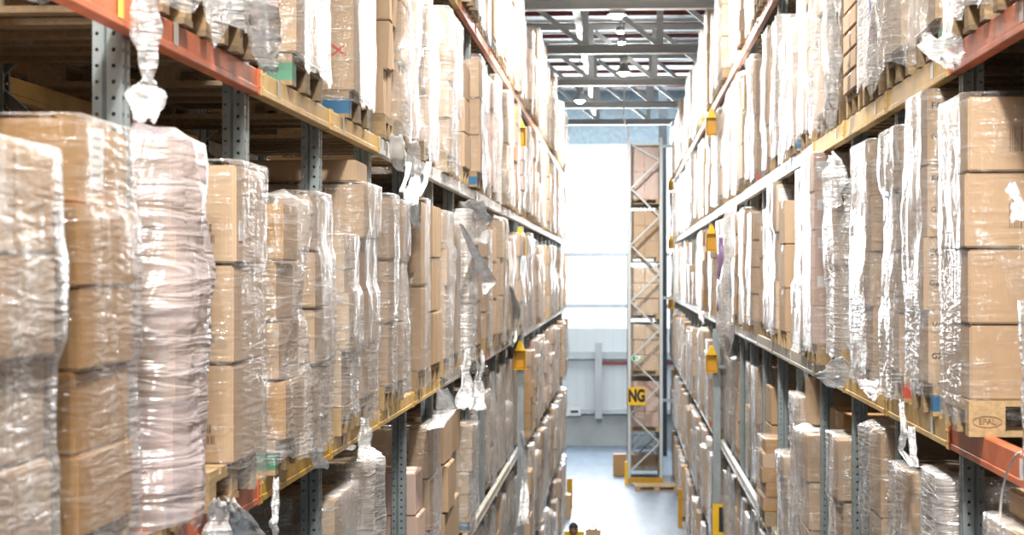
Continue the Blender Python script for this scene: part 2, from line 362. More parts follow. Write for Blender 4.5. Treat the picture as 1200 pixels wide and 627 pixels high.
# ------------------------------------------------------------------ racking
LJ = [7.73+1.9*k for k in range(-3, 22)]; RJ = [8.5+2.0*k for k in range(-3, 25)]
SIDE = {'left': dict(s=-1, J=LJ, pitch=1.9, zb=[8.35, 6.67, 4.985, 3.33, 1.65], hb=.10, X=1.50),
        'right': dict(s=1, J=RJ, pitch=2.0, zb=[8.56, 6.81, 5.155, 3.33, 1.65], hb=.12, X=1.44)}
LEVEL = ['top level', 'second level from the top', 'third level from the top', 'fourth level from the top', 'lowest beam level', 'floor level']
ORD = ['', 'first', 'second', 'third', 'fourth', 'fifth', 'sixth', 'seventh', 'eighth', 'ninth', 'tenth', 'eleventh', 'twelfth', 'thirteenth', 'fourteenth', 'fifteenth', 'sixteenth', 'seventeenth', 'eighteenth', 'nineteenth', 'twentieth']
GUARD_K = {'left': LJ.index(min(LJ, key=lambda y: abs(y-26.73))), 'right': RJ.index(min(RJ, key=lambda y: abs(y-28.5)))}
def bay_words(side, k):
    """k = bay index, bay k lies between joint k and k+1"""
    d = GUARD_K[side]-k
    return ('%s bay before the yellow housings' % ORD[d]) if d > 0 else ('%s bay past the yellow housings' % ORD[1-d])

def post_mesh(h):
    half = [(.092,-.026),(.092,-.05),(.062,-.05),(.055,-.041),(.047,-.05),(0,-.05),(0,-.016),(.012,-.009)]
    prof = half+[(x, -y) for x, y in half[::-1]]
    s = MB(); n = len(prof)
    for x, y in prof: s.v.append((x, y, 0))
    for x, y in prof: s.v.append((x, y, h))
    for i in range(n-1): s.f.append((i, i+1, n+i+1, n+i)); s.m.append(0)
    me = bpy.data.meshes.new('post'); me.from_pydata(s.v, [], s.f); me.materials.append(M['post']); return me
HP = 9.05
POST = post_mesh(HP)
mb = MB().box(-.03,-.08,0,.13,.08,.008).cyl((.045,.065,.008),(.045,.065,.03),.012,n=6).cyl((.045,-.065,.008),(.045,-.065,.03),.012,n=6); FOOT = mb.mesh('foot_plate', M['galv'])
BR = {}
def brace_mesh(key, p, q):
    if key not in BR:
        s = MB(); p = Vector(p); q = Vector(q); d = (q-p).normalized(); r = Vector((0,1,0)); u = r.cross(d).normalized()
        s.bar(p, q, .004, .045, up=u)
        for k in (-1, 1): s.bar(p+u*k*.021+r*.012, q+u*k*.021+r*.012, .026, .004, up=u)
        s.cyl(p+u*0+Vector((0,-.02,0)), p+Vector((0,.03,0)), .008, n=6)
        BR[key] = s.mesh('brace', M['galv'])
    return BR[key]
def rack_frame(side, Y, label, group):
    S = SIDE[side]; s = S['s']
    e = empty('rack_upright', (s*(S['X']+.052), Y, 0), 0 if s > 0 else PI); tag(e, label, 'rack upright', group)
    link('post', POST, e); o = link('post', POST, e); o.location = (1.10, 0, 0); o.rotation_euler = (0,0,PI)
    link('foot_plate', FOOT, e); o = link('foot_plate', FOOT, e); o.location = (1.10,0,0); o.rotation_euler = (0,0,PI)
    z = .25; a, b = .06, 1.04; i = 0
    while z+.9 < HP:
        o = link('brace', brace_mesh('d%d' % (i % 2), (a if i % 2 == 0 else b, 0, 0), (b if i % 2 == 0 else a, 0, .86)), e); o.location.z = z
        z += .93; i += 1
    for z in (.2, HP-.15): o = link('brace', brace_mesh('h', (a,0,0), (b,0,0)), e); o.location.z = z
    return e
for side in ('left', 'right'):
    for k, Y in enumerate(SIDE[side]['J']):
        near = proj(SIDE[side]['s']*1.5, Y, EYE)
        d = GUARD_K[side]-k
        if d > 0: lab = 'grey perforated upright of the %s rack, %s before the one with yellow housings' % (side, ORD[d])
        elif d == 0: lab = 'grey upright of the %s rack that carries the yellow housings' % side
        else: lab = 'grey upright of the %s rack, %s beyond the one with yellow housings' % (side, ORD[min(20,-d)])
        rack_frame(side, Y, lab, 'upright frames of the %s rack' % side)

BM = {}
def beam_meshes(side, mat):
    key = (side, mat)
    if key not in BM:
        S = SIDE[side]; h = S['hb']; l = S['pitch']/2-.004
        s = MB().box(0,-l,.028,.05,l,h).box(-.004,-l,0,.05,l,.028).box(.006,-l,h,.046,l,h+.0015)
        me = s.mesh('rack_beam', M[mat]); bm = bmesh.new(); bm.from_mesh(me); bmesh.ops.bevel(bm, geom=[e for e in bm.edges if abs(e.verts[0].co.y-e.verts[1].co.y) > 1], offset=.003, segments=1, affect='EDGES'); bm.to_mesh(me); bm.free()
        c = MB().box(-.0075,-.018,-.002,.0,.018,h+.003).box(.0,-.018,-.002,.051,-.014,h+.003)
        for z in (.03, .08): c.cyl((-.012,0,z),(-.006,0,z),.006,n=6)
        BM[key] = (me, c.mesh('end_connector', M[mat]), l)
    return BM[key]
STK = {n: MB().box(-.0055,-.03,0,-.004,.03,.075).mesh('label_sticker', M[n]) for n in ('sticker','sticker_grey','sticker_yellow')}
COLN = {'beam_orange':'orange','beam_yellow':'ochre yellow','beam_yellow2':'golden yellow','beam_rose':'faded rose','galv_white':'pale grey','beam_grey':'greige'}
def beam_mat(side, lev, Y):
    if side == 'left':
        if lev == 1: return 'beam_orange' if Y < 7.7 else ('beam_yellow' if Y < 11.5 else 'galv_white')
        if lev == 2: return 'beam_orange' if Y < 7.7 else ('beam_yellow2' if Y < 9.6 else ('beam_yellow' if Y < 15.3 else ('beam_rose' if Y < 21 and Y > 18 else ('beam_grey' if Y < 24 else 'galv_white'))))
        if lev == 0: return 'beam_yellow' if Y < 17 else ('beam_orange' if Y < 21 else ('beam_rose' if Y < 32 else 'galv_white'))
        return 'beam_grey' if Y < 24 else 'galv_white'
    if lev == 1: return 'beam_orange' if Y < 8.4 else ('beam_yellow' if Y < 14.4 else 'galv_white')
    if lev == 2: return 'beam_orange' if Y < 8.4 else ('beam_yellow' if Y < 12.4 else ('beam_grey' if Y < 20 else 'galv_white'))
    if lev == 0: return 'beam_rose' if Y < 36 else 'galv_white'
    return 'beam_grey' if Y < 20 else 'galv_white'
rb = random.Random(5)
for side in ('left', 'right'):
    S = SIDE[side]; s = S['s']; J = S['J']
    for lev, zb in enumerate(S['zb']):
        for k in range(len(J)-1):
            ya, yb = J[k], J[k+1]; pa = proj(s*S['X'], yb, zb)
            if pa is None or not (-60 < pa[0] < 1260 and -60 < pa[1] < 700): continue
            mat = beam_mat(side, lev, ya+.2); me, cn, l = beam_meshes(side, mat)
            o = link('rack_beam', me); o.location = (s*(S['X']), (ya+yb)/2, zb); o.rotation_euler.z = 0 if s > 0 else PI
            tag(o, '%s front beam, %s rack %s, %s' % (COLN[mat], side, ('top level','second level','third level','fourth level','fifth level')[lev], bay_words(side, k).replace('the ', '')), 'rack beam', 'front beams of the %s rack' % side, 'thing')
            if ya < 24:
                for q in (-1, 1):
                    c = link('end_connector', cn, o); c.location.y = q*(l-.024); c.rotation_euler.z = 0
                st = link('label_sticker', STK['sticker' if rb.random() < .4 else 'sticker_grey'], o); st.location = (0, s*(-l*.55), S['hb']*.25)
                if side == 'left' and lev == 1 and k == 1:
                    st = link('label_sticker', STK['sticker_yellow'], o); st.location = (0, l*.72*-1, .022); tag(st, 'lime yellow sticker')
            if ya < 19:
                o = link('rack_beam', me); o.location = (s*(S['X']+1.155), (ya+yb)/2, zb)
                o.rotation_euler.z = PI if s > 0 else 0
                tag(o, 'rear beam in the shade behind the loads, %s rack, %s' % (side, LEVEL[lev]), 'rack beam', 'rear beams, %s rack, %s' % (side, LEVEL[lev]))

# ------------------------------------------------------------------ pallets, cartons, film
def pallet_meshes():
    d = MB()
    for y, wd in ((-.3275,.145),(-.17,.10),(0,.145),(.17,.10),(.3275,.145)): d.box(0,y-wd/2,.122,1.2,y+wd/2,.144)
    for x in (0, .5275, 1.055): d.box(x,-.4,.100,x+.145,.4,.122)
    for y, wd in ((-.35,.1),(0,.145),(.35,.1)): d.box(0,y-wd/2,0,1.2,y+wd/2,.022)
    dk = [d.mesh('pallet', M[k]) for k in ('wood', 'wood_grey')]
    b = MB().box(-.0725,-.05,.022,.0725,.05,.100)
    bl = {k: b.mesh('block', M[v]) for k, v in (('wood','wood'),('grey','wood_grey'),('blue','block_blue'),('green','block_green'),('red','block_red'))}
    return dk, bl
PD, PBL = pallet_meshes()
fb = MB()
for x in (.0725,.6,1.1275):
    for y in (-.35,0,.35): fb.box(x-.0725,y-.05,.022,x+.0725,y+.05,.1)
def pallet_full(mi):
    s = MB(); s.v = [tuple(v.co) for v in PD[mi].vertices]; s.f = [tuple(p.vertices) for p in PD[mi].polygons]; s.m = [0]*len(s.f)
    b = len(s.v); s.v += fb.v; s.f += [tuple(b+i for i in f) for f in fb.f]; s.m += [0]*len(fb.f)
    return s.mesh('pallet', M[('wood','wood_grey')[mi]])
PF = [pallet_full(0), pallet_full(1)]
def add_pallet(root, ws, mi, blocks=None, yoff=0, xo=.055, s=1):
    """pallet as a part; its blocks as sub-parts where they show"""
    if blocks is None:
        o = link('pallet', PF[mi], root); o.scale.y = ws/.8; o.location = (xo, yoff, 0); return o
    o = link('pallet', PD[mi], root); o.scale.y = ws/.8; o.location = (xo, yoff, 0)
    for i, x in enumerate((.0725,.6,1.1275)):
        for j, y in enumerate((-.35,0,.35)):
            kind = blocks if i == 0 and (j == 1-s or blocks == 'wood') else ('grey' if mi else 'wood')
            b = link('block', PBL[kind], o); b.location = (x, y, 0)
            if kind in ('blue','green','red'): tag(b, kind+' painted block')
    return o
CM = {}
def carton_mesh(w_, d_, h_, mat):
    key = (round(w_*50), round(d_*50), round(h_*50), mat)
    if key not in CM:
        x, y, z = key[0]/100, key[1]/100, key[2]/50
        me = MB().box(-x,-y,0,x,y,z).mesh('carton', M[mat]); bm = bmesh.new(); bm.from_mesh(me)
        bmesh.ops.bevel(bm, geom=list(bm.edges), offset=.007, segments=2, affect='EDGES'); bm.to_mesh(me); bm.free(); CM[key] = me
    return CM[key]
def wrap_mesh(sec, z0, ztop, seed, mat, amp=.012, bag=False, step=.05, inward=.10, bottom=.05, name='stretch_film', gap=.005):
    """sec(z) -> x0,x1,y0,y1 of what is wrapped; a skin of film round it, ragged at the foot"""
    rg = random.Random(seed); ox = rg.uniform(0, 50)
    nr = max(6, int((ztop-z0)/step)); verts = []; rings = []
    def ring(z, x0, x1, y0, y1, sh, a):
        pts = []; nx = 12; ny = 11; r = .03
        x0 += sh; x1 -= sh; y0 += sh; y1 -= sh
        for i in range(ny): pts.append((x0, y1-r-(y1-y0-2*r)*i/(ny-1), -1, 0))
        for i in range(nx): pts.append((x0+r+(x1-x0-2*r)*i/(nx-1), y0, 0, -1))
        for i in range(ny): pts.append((x1, y0+r+(y1-y0-2*r)*i/(ny-1), 1, 0))
        for i in range(nx): pts.append((x1-r-(x1-x0-2*r)*i/(nx-1), y1, 0, 1))
        out = []
        for x, y, ax, ay in pts:
            n = noise.noise(Vector((x*4+ox, y*4, z*1.7)))*1.0 + .5*noise.noise(Vector((x*11, y*11+ox, z*5)))
            n2 = noise.noise(Vector((x*7+ox, y*7, z*7)))
            dd = gap + a*(.6+n) + a*.35*n2
            if dd < .004: dd = .004
            out.append((x+ax*dd, y+ay*dd, z))
        return out
    for i in range(nr+1):
        z = z0+(ztop-z0)*i/nr; x0, x1, y0, y1 = sec(z)
        rr = ring(z, x0, x1, y0, y1, 0, amp)
        if i == 0: rr = [(x, y, z-bottom*abs(noise.noise(Vector((x*7+ox, y*7, 3))))*2.0) for x, y, z in rr]
        rings.append(rr)
    x0, x1, y0, y1 = sec(ztop)
    if bag:
        for q, dz in ((.05,.025),(.14,.045),(.26,.055)): 
            rr = ring(ztop, x0, x1, y0, y1, q, amp*.6); rings.append([(x, y, z+dz+amp*.8*noise.noise(Vector((x*8+ox, y*8, 9)))) for x, y, z in rr])
    else:
        for q in (.0, inward*.5, inward):
            rr = ring(ztop, x0, x1, y0, y1, q, amp*.3); rings.append([(x, y, z+.008+.012*abs(noise.noise(Vector((x*20+ox, y*20, 9))))*(1 if q else .4)) for x, y, z in rr])
    n = len(rings[0]); V = [p for r in rings for p in r]; F = []
    for i in range(len(rings)-1):
        for j in range(n): F.append((i*n+j, i*n+(j+1) % n, (i+1)*n+(j+1) % n, (i+1)*n+j))
    me = bpy.data.meshes.new(name); me.from_pydata(V, [], F); me.materials.append(M[mat]); me.polygons.foreach_set('use_smooth', [True]*len(F)); return me

def load(side, lev, y0, y1, ztop, xf=1.42, rows=4, ny=1, nx=2, card='card', film_='film_clear', style='wrap', amp=.012, seed=1,
         pal=0, blocks=None, pw=None, label=None, group=None, jit=1., fine=True, depth=1.16, taper=0, zdeck=None, loc=None):
    S = SIDE[side]; s = S['s']; deck = (S['zb'][lev]+S['hb']+.0015 if lev < 5 else 0) if zdeck is None else zdeck
    wd = y1-y0; rg = random.Random(seed)
    if lev <= 1: pal = 1  # upper levels get the darker wood, putting their shade into the colour
    e = empty('pallet_load', (s*xf, (y0+y1)/2, deck) if loc is None else loc, 0 if s > 0 else PI)
    tag(e, label, 'pallet load', group)
    ws = pw or max(.44, min(.86, wd+.02))
    yo = (pw-wd)/2*(-1 if s > 0 else 1) if pw and pw < 1 else 0
    add_pallet(e, ws, pal, blocks, yo, (.055 if depth > 1 else 0) if label is None or 'stamped' not in label else .03, s)
    H = ztop-deck-.146; rh = H/rows; sect = []; cartons = []
    cx = depth/nx; cy = wd/ny
    lw = [1-.06*rg.random()*jit for _ in range(rows)]
    if style == 'crush': lw = [1-.16*rg.random() for _ in range(rows)]
    for r in range(rows):
        z = .145+r*rh; k = lw[r]; tf = 1-taper*(r/max(1, rows-1)); w_ = wd*k*tf; sh = rg.uniform(-.012, .012)*jit; sx = rg.uniform(0, .03)*jit
        sect.append((z, z+rh, .02+sx, depth*.99, -w_/2+sh, w_/2+sh))
        for i in range(nx):
            for j in range(ny):
                if nx > 1 and i == nx-1 and fine is False: pass
                c = link('carton', carton_mesh(cx*.985-(sx if i == 0 else 0), w_/ny*.985, rh*.982, card if isinstance(card, str) else card[rg.randrange(len(card))]), e)
                c.location = (.02+(sx if i == 0 else 0)/2+sx*.5+cx*(i+.5), sh-w_/2+w_/ny*(j+.5), z)
                c.rotation_euler.z = math.radians(rg.uniform(-1.2, 1.2)*jit)
                if style == 'crush': c.rotation_euler.y = math.radians(rg.uniform(-4, 4))
                cartons.append((c, i, j, r))
    if film_:
        def sec(z):
            a = sect[0]
            for q in sect:
                if z >= q[0]: a = q
            return a[2]-.004, a[3]+.004, a[4]-.004, a[5]+.004
        if style == 'bag': mesh = wrap_mesh(sec, .08, .145+H+.01, seed, film_, max(amp, .045), True, .06, bottom=.10)
        elif style == 'crush': mesh = wrap_mesh(sec, .10, .145+H+.005, seed, film_, .022, False, .05)
        else: mesh = wrap_mesh(sec, rg.choice((.02,.06,.11)), .145+H+.004, seed, film_, amp, False, .05 if fine else .12)
        link('stretch_film', mesh, e)
    return e, cartons

def text_mesh(body, size, mat, bold=0, sx=1., name='lettering', ext=.001):
    c = bpy.data.curves.new('t', 'FONT'); c.body = body; c.size = size; c.extrude = ext; c.offset = bold; c.align_x = 'CENTER'; c.align_y = 'CENTER'
    o = bpy.data.objects.new('t', c); COL.objects.link(o); bpy.context.view_layer.update()
    me = bpy.data.meshes.new_from_object(o.evaluated_get(bpy.context.evaluated_depsgraph_get())); bpy.data.objects.remove(o)
    me.transform(Matrix.Rotation(PI/2, 4, 'X') @ Matrix.Diagonal((sx,1,1,1))); me.materials.clear(); me.materials.append(M[mat]); me.name = name
    return me
def mark(parent, me, side, u, v, face='near', dy=None, lab=None, roll=0):
    """stick a mark on the side of a carton that looks back down the aisle (near) or into the aisle"""
    o = link(me.name, me, parent); bb = [v_.co for v_ in parent.data.vertices]
    s = SIDE[side]['s']; hx = max(p.x for p in bb); hy = max(p.y for p in bb)
    if face == 'near': o.location = (u*s, -s*(hy+.0015), v); o.rotation_euler = (0, roll, 0 if s > 0 else PI)
    else: o.location = (-hx-.0015, u*-s, v); o.rotation_euler = (0, roll, -PI/2 if s > 0 else -PI/2)
    if lab: tag(o, lab)
    return o
def cross_mesh(sz): return MB().bar((-sz,0,-sz*.75),(sz,0,sz*.75),.0015,.012,up=(0,1,0)).bar((-sz,0,sz*.75),(sz,0,-sz*.75),.0015,.012,up=(0,1,0)).mesh('red_cross', M['red_mark'])
def cross2(sz, mat='red_mark'):
    s = MB()
    for a in (.65, -.65):
        c, d = math.cos(a)*sz, math.sin(a)*sz; nx_, nz_ = -math.sin(a)*.006, math.cos(a)*.006
        b = len(s.v)
        for y in (-.0008, .0008):
            s.v += [(-c+nx_,y,-d+nz_),(-c-nx_,y,-d-nz_),(c-nx_,y,d-nz_),(c+nx_,y,d+nz_)]
        s.f += [tuple(b+i for i in q) for q in ((0,1,2,3),(7,6,5,4),(0,4,5,1),(1,5,6,2),(2,6,7,3),(3,7,4,0))]; s.m += [0]*6
    return s.mesh('red_cross' if mat == 'red_mark' else 'drawn_cross', M[mat])
def label_mesh(w_, h_):
    s = MB().box(-w_/2,-.0008,-h_/2,w_/2,.0008,h_/2, 0)
    for i in range(5): s.box(-w_*.42,-.0014,h_*(.32-.15*i),w_*(.38-.13*(i % 3)),-.0008,h_*(.32-.15*i)+h_*.035, 1)
    return s.mesh('shipping_label', [M['sticker'], M['sticker_grey']])
def barcode_mesh(w_, h_):
    s = MB(); r = random.Random(4); x = -w_/2
    while x < w_/2:
        a = r.choice((.003,.005,.008)); s.box(x,-.0008,-h_/2,x+a,.0008,h_/2); x += a+r.choice((.004,.006))
    return s.mesh('printed_barcode', M['ink_brown'])
# ---- the loads one can tell apart, nearest first
H_ = {}
def hand(key, *a, **k): H_[key] = load(*a, **k)
Lf, Rt = 'left', 'right'
hand('A', Lf, 2, 4.02, 4.64, 6.23, 1.37, 4, 2, 2, ('card','card_dark'), 'film_mid', seed=11, amp=.016, label='wrapped brown carton stack cut by the left edge of the photo, left rack')
hand('B', Lf, 2, 4.86, 5.46, 6.34, 1.39, 5, 1, 2, 'card_dark', 'film_clear', seed=12, amp=.014, label='five high golden brown carton stack in clear film, second from the left edge')
hand('C', Lf, 2, 5.97, 6.36, 6.36, 1.41, 4, 1, 2, ('card_pink','card_pale'), 'film_pink', 'bag', .04, seed=13, jit=.2, label='baggy pinkish white film bundle between two brown carton stacks at left')
hand('D', Lf, 2, 6.88, 7.45, 6.34, 1.40, 3, 1, 2, 'card', 'film_clear', seed=14, amp=.006, blocks='wood', pw=.86, jit=.25, label='clean three high tan carton stack at end of the nearest orange beam, left')
hand('E', Lf, 2, 7.86, 8.42, 6.24, 1.40, 4, 1, 2, ('card_dark','card'), 'film_mid', 'bag', .05, seed=15, blocks='green', taper=.35, label='sagging white draped load narrowing upwards on the golden yellow beam, left')
hand('F', Lf, 2, 8.80, 9.34, 6.31, 1.41, 4, 1, 2, 'card', 'film_mid', seed=16, amp=.010, label='four high tan cartons with creased film edge, left, over yellow beam end')
hand('G', Lf, 2, 9.78, 10.26, 6.13, 1.41, 3, 1, 2, 'card_pale', 'film_foil', seed=17, amp=.016, label='glossy crinkled wrap stack standing lower than the boxes behind it, left')
hand('G2', Lf, 2, 10.45, 11.05, 6.43, 1.41, 4, 1, 2, 'card', 'film_mid', seed=18, amp=.014, label='tall wrapped stack right behind the glossy crinkled one, left rack')
hand('H', Lf, 2, 11.66, 12.02, 6.42, 1.42, 3, 1, 2, 'card', 'film_foil', seed=19, label='narrow shiny wrapped stack just past the second yellow beam, left')
hand('I', Lf, 2, 12.14, 12.66, 6.40, 1.42, 3, 1, 2, 'card', 'film_mid', seed=20, amp=.02, label='narrow whitish wrapped stack beside the shiny one, left rack')
hand('J', Lf, 2, 13.54, 14.05, 6.47, 1.42, 2, 1, 2, 'card', 'film_clear', seed=21, amp=.008, jit=.4, label='tall plain tan cartons with little film under the hanging strips, left')
hand('K', Lf, 2, 14.42, 15.12, 6.47, 1.42, 3, 2, 2, 'card', None, seed=22, jit=.6, label='pale tan unwrapped carton stack behind the tall plain one, left')
hand('L', Lf, 2, 15.45, 16.05, 6.44, 1.42, 4, 1, 2, 'card_pale', 'film_foil', seed=23, label='gleaming white-edged wrapped stack, left, third level, before pale tan box')
hand('L2', Lf, 2, 16.3, 17.1, 6.36, 1.44, 2, 1, 2, 'card', 'film_clear', seed=24, jit=.3, label='wide plain tan carton pair with a smooth face, left rack middle')
# second level left
hand('X0', Lf, 1, 6.00, 6.70, 8.05, 1.42, 3, 1, 2, 'card_pale', 'film_foil', 'bag', .045, seed=31, blocks='wood', label='film covered load on the nearest orange beam, top left of the photo')
hand('X00', Lf, 1, 6.84, 7.42, 8.02, 1.40, 3, 1, 2, 'card_pale', 'film_white', 'bag', .045, seed=32, blocks='wood', label='white film bundle hanging over its pallet at the orange beam end')
hand('X1', Lf, 1, 8.34, 9.24, 8.05, 1.42, 1, 1, 2, 'card', 'film_mid', seed=33, amp=.010, blocks='green', jit=.2, label='large carton with one red cross and white sheet, upper left')
hand('X2', Lf, 1, 10.12, 10.92, 8.18, 1.42, 2, 1, 2, 'card', 'film_mid', seed=34, amp=.012, blocks='blue', jit=.2, label='two cartons each with a red cross on a blue blocked pallet')
hand('X3', Lf, 1, 11.67, 12.05, 8.1, 1.42, 4, 2, 2, 'card', None, 'crush', seed=35, blocks='wood', label='bulging unwrapped tan cartons leaning past the red cross boxes')
hand('X4', Lf, 1, 12.15, 12.62, 8.1, 1.40, 3, 1, 2, 'card_pale', 'film_foil', seed=36, amp=.03, label='tall glossy film column beside the bulging tan cartons, upper left')
hand('X5', Lf, 1, 12.86, 13.34, 8.1, 1.42, 5, 1, 2, ('card','card_dark'), 'film_foil', 'crush', seed=37, label='crushed cartons folding outward under glossy film, upper left middle')
hand('X6', Lf, 1, 13.95, 14.80, 7.95, 1.42, 3, 1, 2, 'card', 'film_foil', seed=38, amp=.008, label='speckled clear wrapped carton stack beside the perforated post, upper left')
# fourth level left
hand('P1', Lf, 3, 9.80, 10.62, 4.76, 1.46, 2, 2, 2, 'card', 'film_foil', seed=41, amp=.014, label='film wrapped flat-topped cartons in the lowest left corner bay')
hand('P2', Lf, 3, 10.78, 11.42, 4.84, 1.46, 2, 1, 2, 'card_pale', 'film_white', 'bag', .03, seed=42, label='white draped load between two blue grey posts, lower left')
hand('P3', Lf, 3, 13.56, 14.10, 4.50, 1.46, 3, 1, 2, 'card_pink', None, seed=43, jit=.5, label='pinkish plain cartons standing in front of the crossed box, lower left')
hand('P4', Lf, 3, 14.40, 15.15, 4.76, 1.45, 3, 1, 2, 'card', 'film_mid', seed=44, amp=.012, label='brown cartons with a drawn cross, film round their right edge')
# third level right
hand('Z', Rt, 2, 5.84, 6.40, 5.83, 1.31, 2, 1, 2, 'card_pale', 'film_foil', 'bag', .03, seed=51, label='low bulging film bundle cut by the right edge of the photo')
hand('Y', Rt, 2, 7.70, 8.32, 6.65, 1.35, 4, 1, 2, 'card', 'film_clear', seed=52, amp=.008, pal=0, blocks='wood', jit=.5, label='four large brown cartons on the stamped pallet at the right edge')
hand('X', Rt, 2, 8.80, 9.42, 6.77, 1.36, 4, 1, 2, 'card', 'film_mid', seed=53, amp=.012, blocks='blue', jit=.5, label='four cartons with pen writing and shiny film on blue blocked pallet')
hand('W', Rt, 2, 9.72, 10.36, 6.68, 1.36, 4, 1, 2, 'card', 'film_foil', seed=54, amp=.02, blocks='red', label='bright film wrapped stack between the written cartons and perforated post')
hand('U', Rt, 2, 10.98, 11.88, 6.70, 1.37, 4, 2, 2, 'card', 'film_foil', seed=55, amp=.014, label='shining wrapped carton stack left of the perforated post, right rack')
hand('T0', Rt, 2, 12.62, 13.30, 6.55, 1.38, 2, 1, 2, 'card_pale', 'film_white', seed=56, amp=.02, label='big creased cloudy wrap stack beside the labelled cartons, right rack')
hand('T', Rt, 2, 13.72, 14.42, 6.80, 1.33, 5, 1, 2, 'card_pink', 'film_mid', seed=57, amp=.008, jit=.4, label='five high pinkish brown cartons with white labels, right rack')
hand('S', Rt, 2, 14.62, 15.5, 6.76, 1.36, 3, 1, 2, 'card', 'film_foil', seed=58, amp=.015, label='film wrapped stack just left of the labelled cartons, right rack')
hand('R', Rt, 2, 16.62, 17.25, 6.58, 1.36, 3, 1, 2, 'card', None, seed=59, jit=.5, label='bare tan three high stack, shorter than its neighbours, right rack')
hand('R2', Rt, 2, 17.55, 18.38, 6.77, 1.36, 3, 1, 2, 'card_pale', 'film_mid', seed=60, label='tall cloudy stack with small label behind bare tan stack, right')
# second level right
hand('q0', Rt, 1, 6.60, 7.36, 8.2, 1.36, 3, 1, 2, 'card_pale', 'film_foil', 'bag', .05, seed=61, blocks='wood', label='film covered load on the orange beam at the top right corner')
hand('q1', Rt, 1, 7.55, 8.32, 8.2, 1.36, 3, 1, 2, 'card_pale', 'film_foil', 'bag', .04, seed=62, blocks='wood', label='film skirted pallet load at the end of the right orange beam')
hand('q2', Rt, 1, 8.62, 9.34, 8.3, 1.37, 2, 1, 2, 'card', 'film_clear', seed=63, blocks='green', jit=.4, label='big tan carton load on green blocked pallet, upper right')
hand('q3', Rt, 1, 9.62, 10.38, 8.2, 1.37, 3, 1, 2, 'card_pale', 'film_foil', 'bag', .05, seed=64, blocks='wood', label='crumpled glossy film load with drooping foot, upper right')
hand('q4', Rt, 1, 10.64, 11.42, 8.2, 1.37, 2, 1, 2, 'card_pale', 'film_white', seed=65, amp=.008, blocks='wood', label='smooth cloudy wrapped load with navy printed edge, upper right')
hand('q5', Rt, 1, 11.66, 12.34, 8.25, 1.38, 9, 1, 2, 'card', None, seed=66, jit=.2, blocks='wood', label='stack of flat tan cartons showing many thin layers, upper right')
hand('q6', Rt, 1, 12.72, 13.30, 8.2, 1.38, 4, 1, 2, 'card', 'film_foil', seed=67, amp=.02, label='clear wrapped tan stack behind the thin layered cartons, upper right')
hand('q7', Rt, 1, 13.50, 14.28, 8.2, 1.38, 3, 1, 2, 'card', 'film_foil', 'bag', .03, seed=68, label='rumpled film stack farther behind the thin layered cartons, upper right')
# fourth level right
hand('r0', Rt, 3, 7.00, 7.60, 4.98, 1.40, 3, 1, 2, 'card_pale', 'film_mid', seed=71, label='whitish topped carton load in the bottom right corner bay')
hand('r1', Rt, 3, 8.62, 9.22, 5.00, 1.40, 3, 1, 2, 'card', 'film_white', seed=72, amp=.02, label='white film load with pale top between two posts, bottom right')
hand('r2', Rt, 3, 9.66, 10.30, 4.92, 1.40, 3, 1, 2, 'card', 'film_mid', seed=73, amp=.02, label='brown cartons in torn film left of the nearest double post, bottom right')
hand('r3', Rt, 3, 10.72, 11.30, 5.04, 1.40, 3, 1, 2, 'card', 'film_mid', 'bag', .04, seed=74, label='bulging brownish film bundle against the grey post, bottom right')
hand('r4', Rt, 3, 12.62, 13.22, 4.84, 1.38, 3, 1, 2, 'card', 'film_mid', seed=75, label='film edged carton stack with pale lid, lower right, before the leaning carton')
hand('r5', Rt, 3, 13.42, 14.30, 4.96, 1.50, 2, 1, 2, 'card_dark', None, seed=76, jit=.4, label='deep brown cartons set back in shade, lower right')
hand('r6', Rt, 3, 14.62, 15.30, 4.70, 1.38, 3, 1, 2, 'card', 'film_mid', 'bag', .03, seed=77, label='film bundle under the leaning single carton, lower right')
hand('r7', Rt, 3, 15.55, 16.36, 4.92, 1.40, 3, 1, 2, 'card_pale', 'film_foil', seed=78, amp=.02, label='finely ribbed film stack with white top, lower right')
def cart(key, r, j=0, i=0):
    for c, ii, jj, rr in H_[key][1]:
        if ii == i and jj == j and rr == r: return c
# marks and writing on them
CR = cross2(.045)
mark(cart('X1', 0), CR, Lf, .175, .24, lab='red marker cross'); mark(cart('X1', 0), label_mesh(.10, .09), Lf, .16, .42)
mark(cart('X2', 0), CR, Lf, .20, .22); mark(cart('X2', 1), CR, Lf, .20, .10)
mark(cart('P4', 2), cross2(.06, 'ink_brown'), Lf, .08, .17)
for r in range(3):
    c = cart('D', r); mark(c, barcode_mesh(.075, .028), Lf, .165, .13); mark(c, barcode_mesh(.09, .028), Lf, .165, .09)
mark(cart('D', 2), label_mesh(.06, .075), Lf, .2, .12, face='aisle'); mark(cart('D', 1), text_mesh('1001', .04, 'ink_brown', sx=.8, name='printed_number'), Lf, .15, .25)
mark(cart('B', 4), label_mesh(.12, .17), Lf, .0, .13, face='aisle')
for r in range(4): mark(cart('T', r+1), label_mesh(.10, .075), Rt, -.21, .18)
mark(cart('R2', 2), label_mesh(.12, .12), Rt, -.20, .34); 
for r, tx in ((3, 'EO'), (2, 'EO'), (1, 'EO'), (0, 'VG')):
    c = cart('X', r); mark(c, text_mesh(tx, .045, 'ink', name='pen_writing'), Rt, -.235, .27); mark(c, text_mesh('G21', .036, 'ink', name='pen_writing'), Rt, -.235, .13)
for r in (2, 3): mark(cart('Y', r), barcode_mesh(.05, .10), Rt, -.09, .13)
mark(cart('q2', 0), label_mesh(.12, .09), Rt, -.1, .3)
o = MB().box(-.004,-.05,0,.0,.03,1.15).build('printed_edge', M['navy'], H_['q4'][0]); o.location = (.0, -.355, .15); tag(o, 'navy blue printed strip')
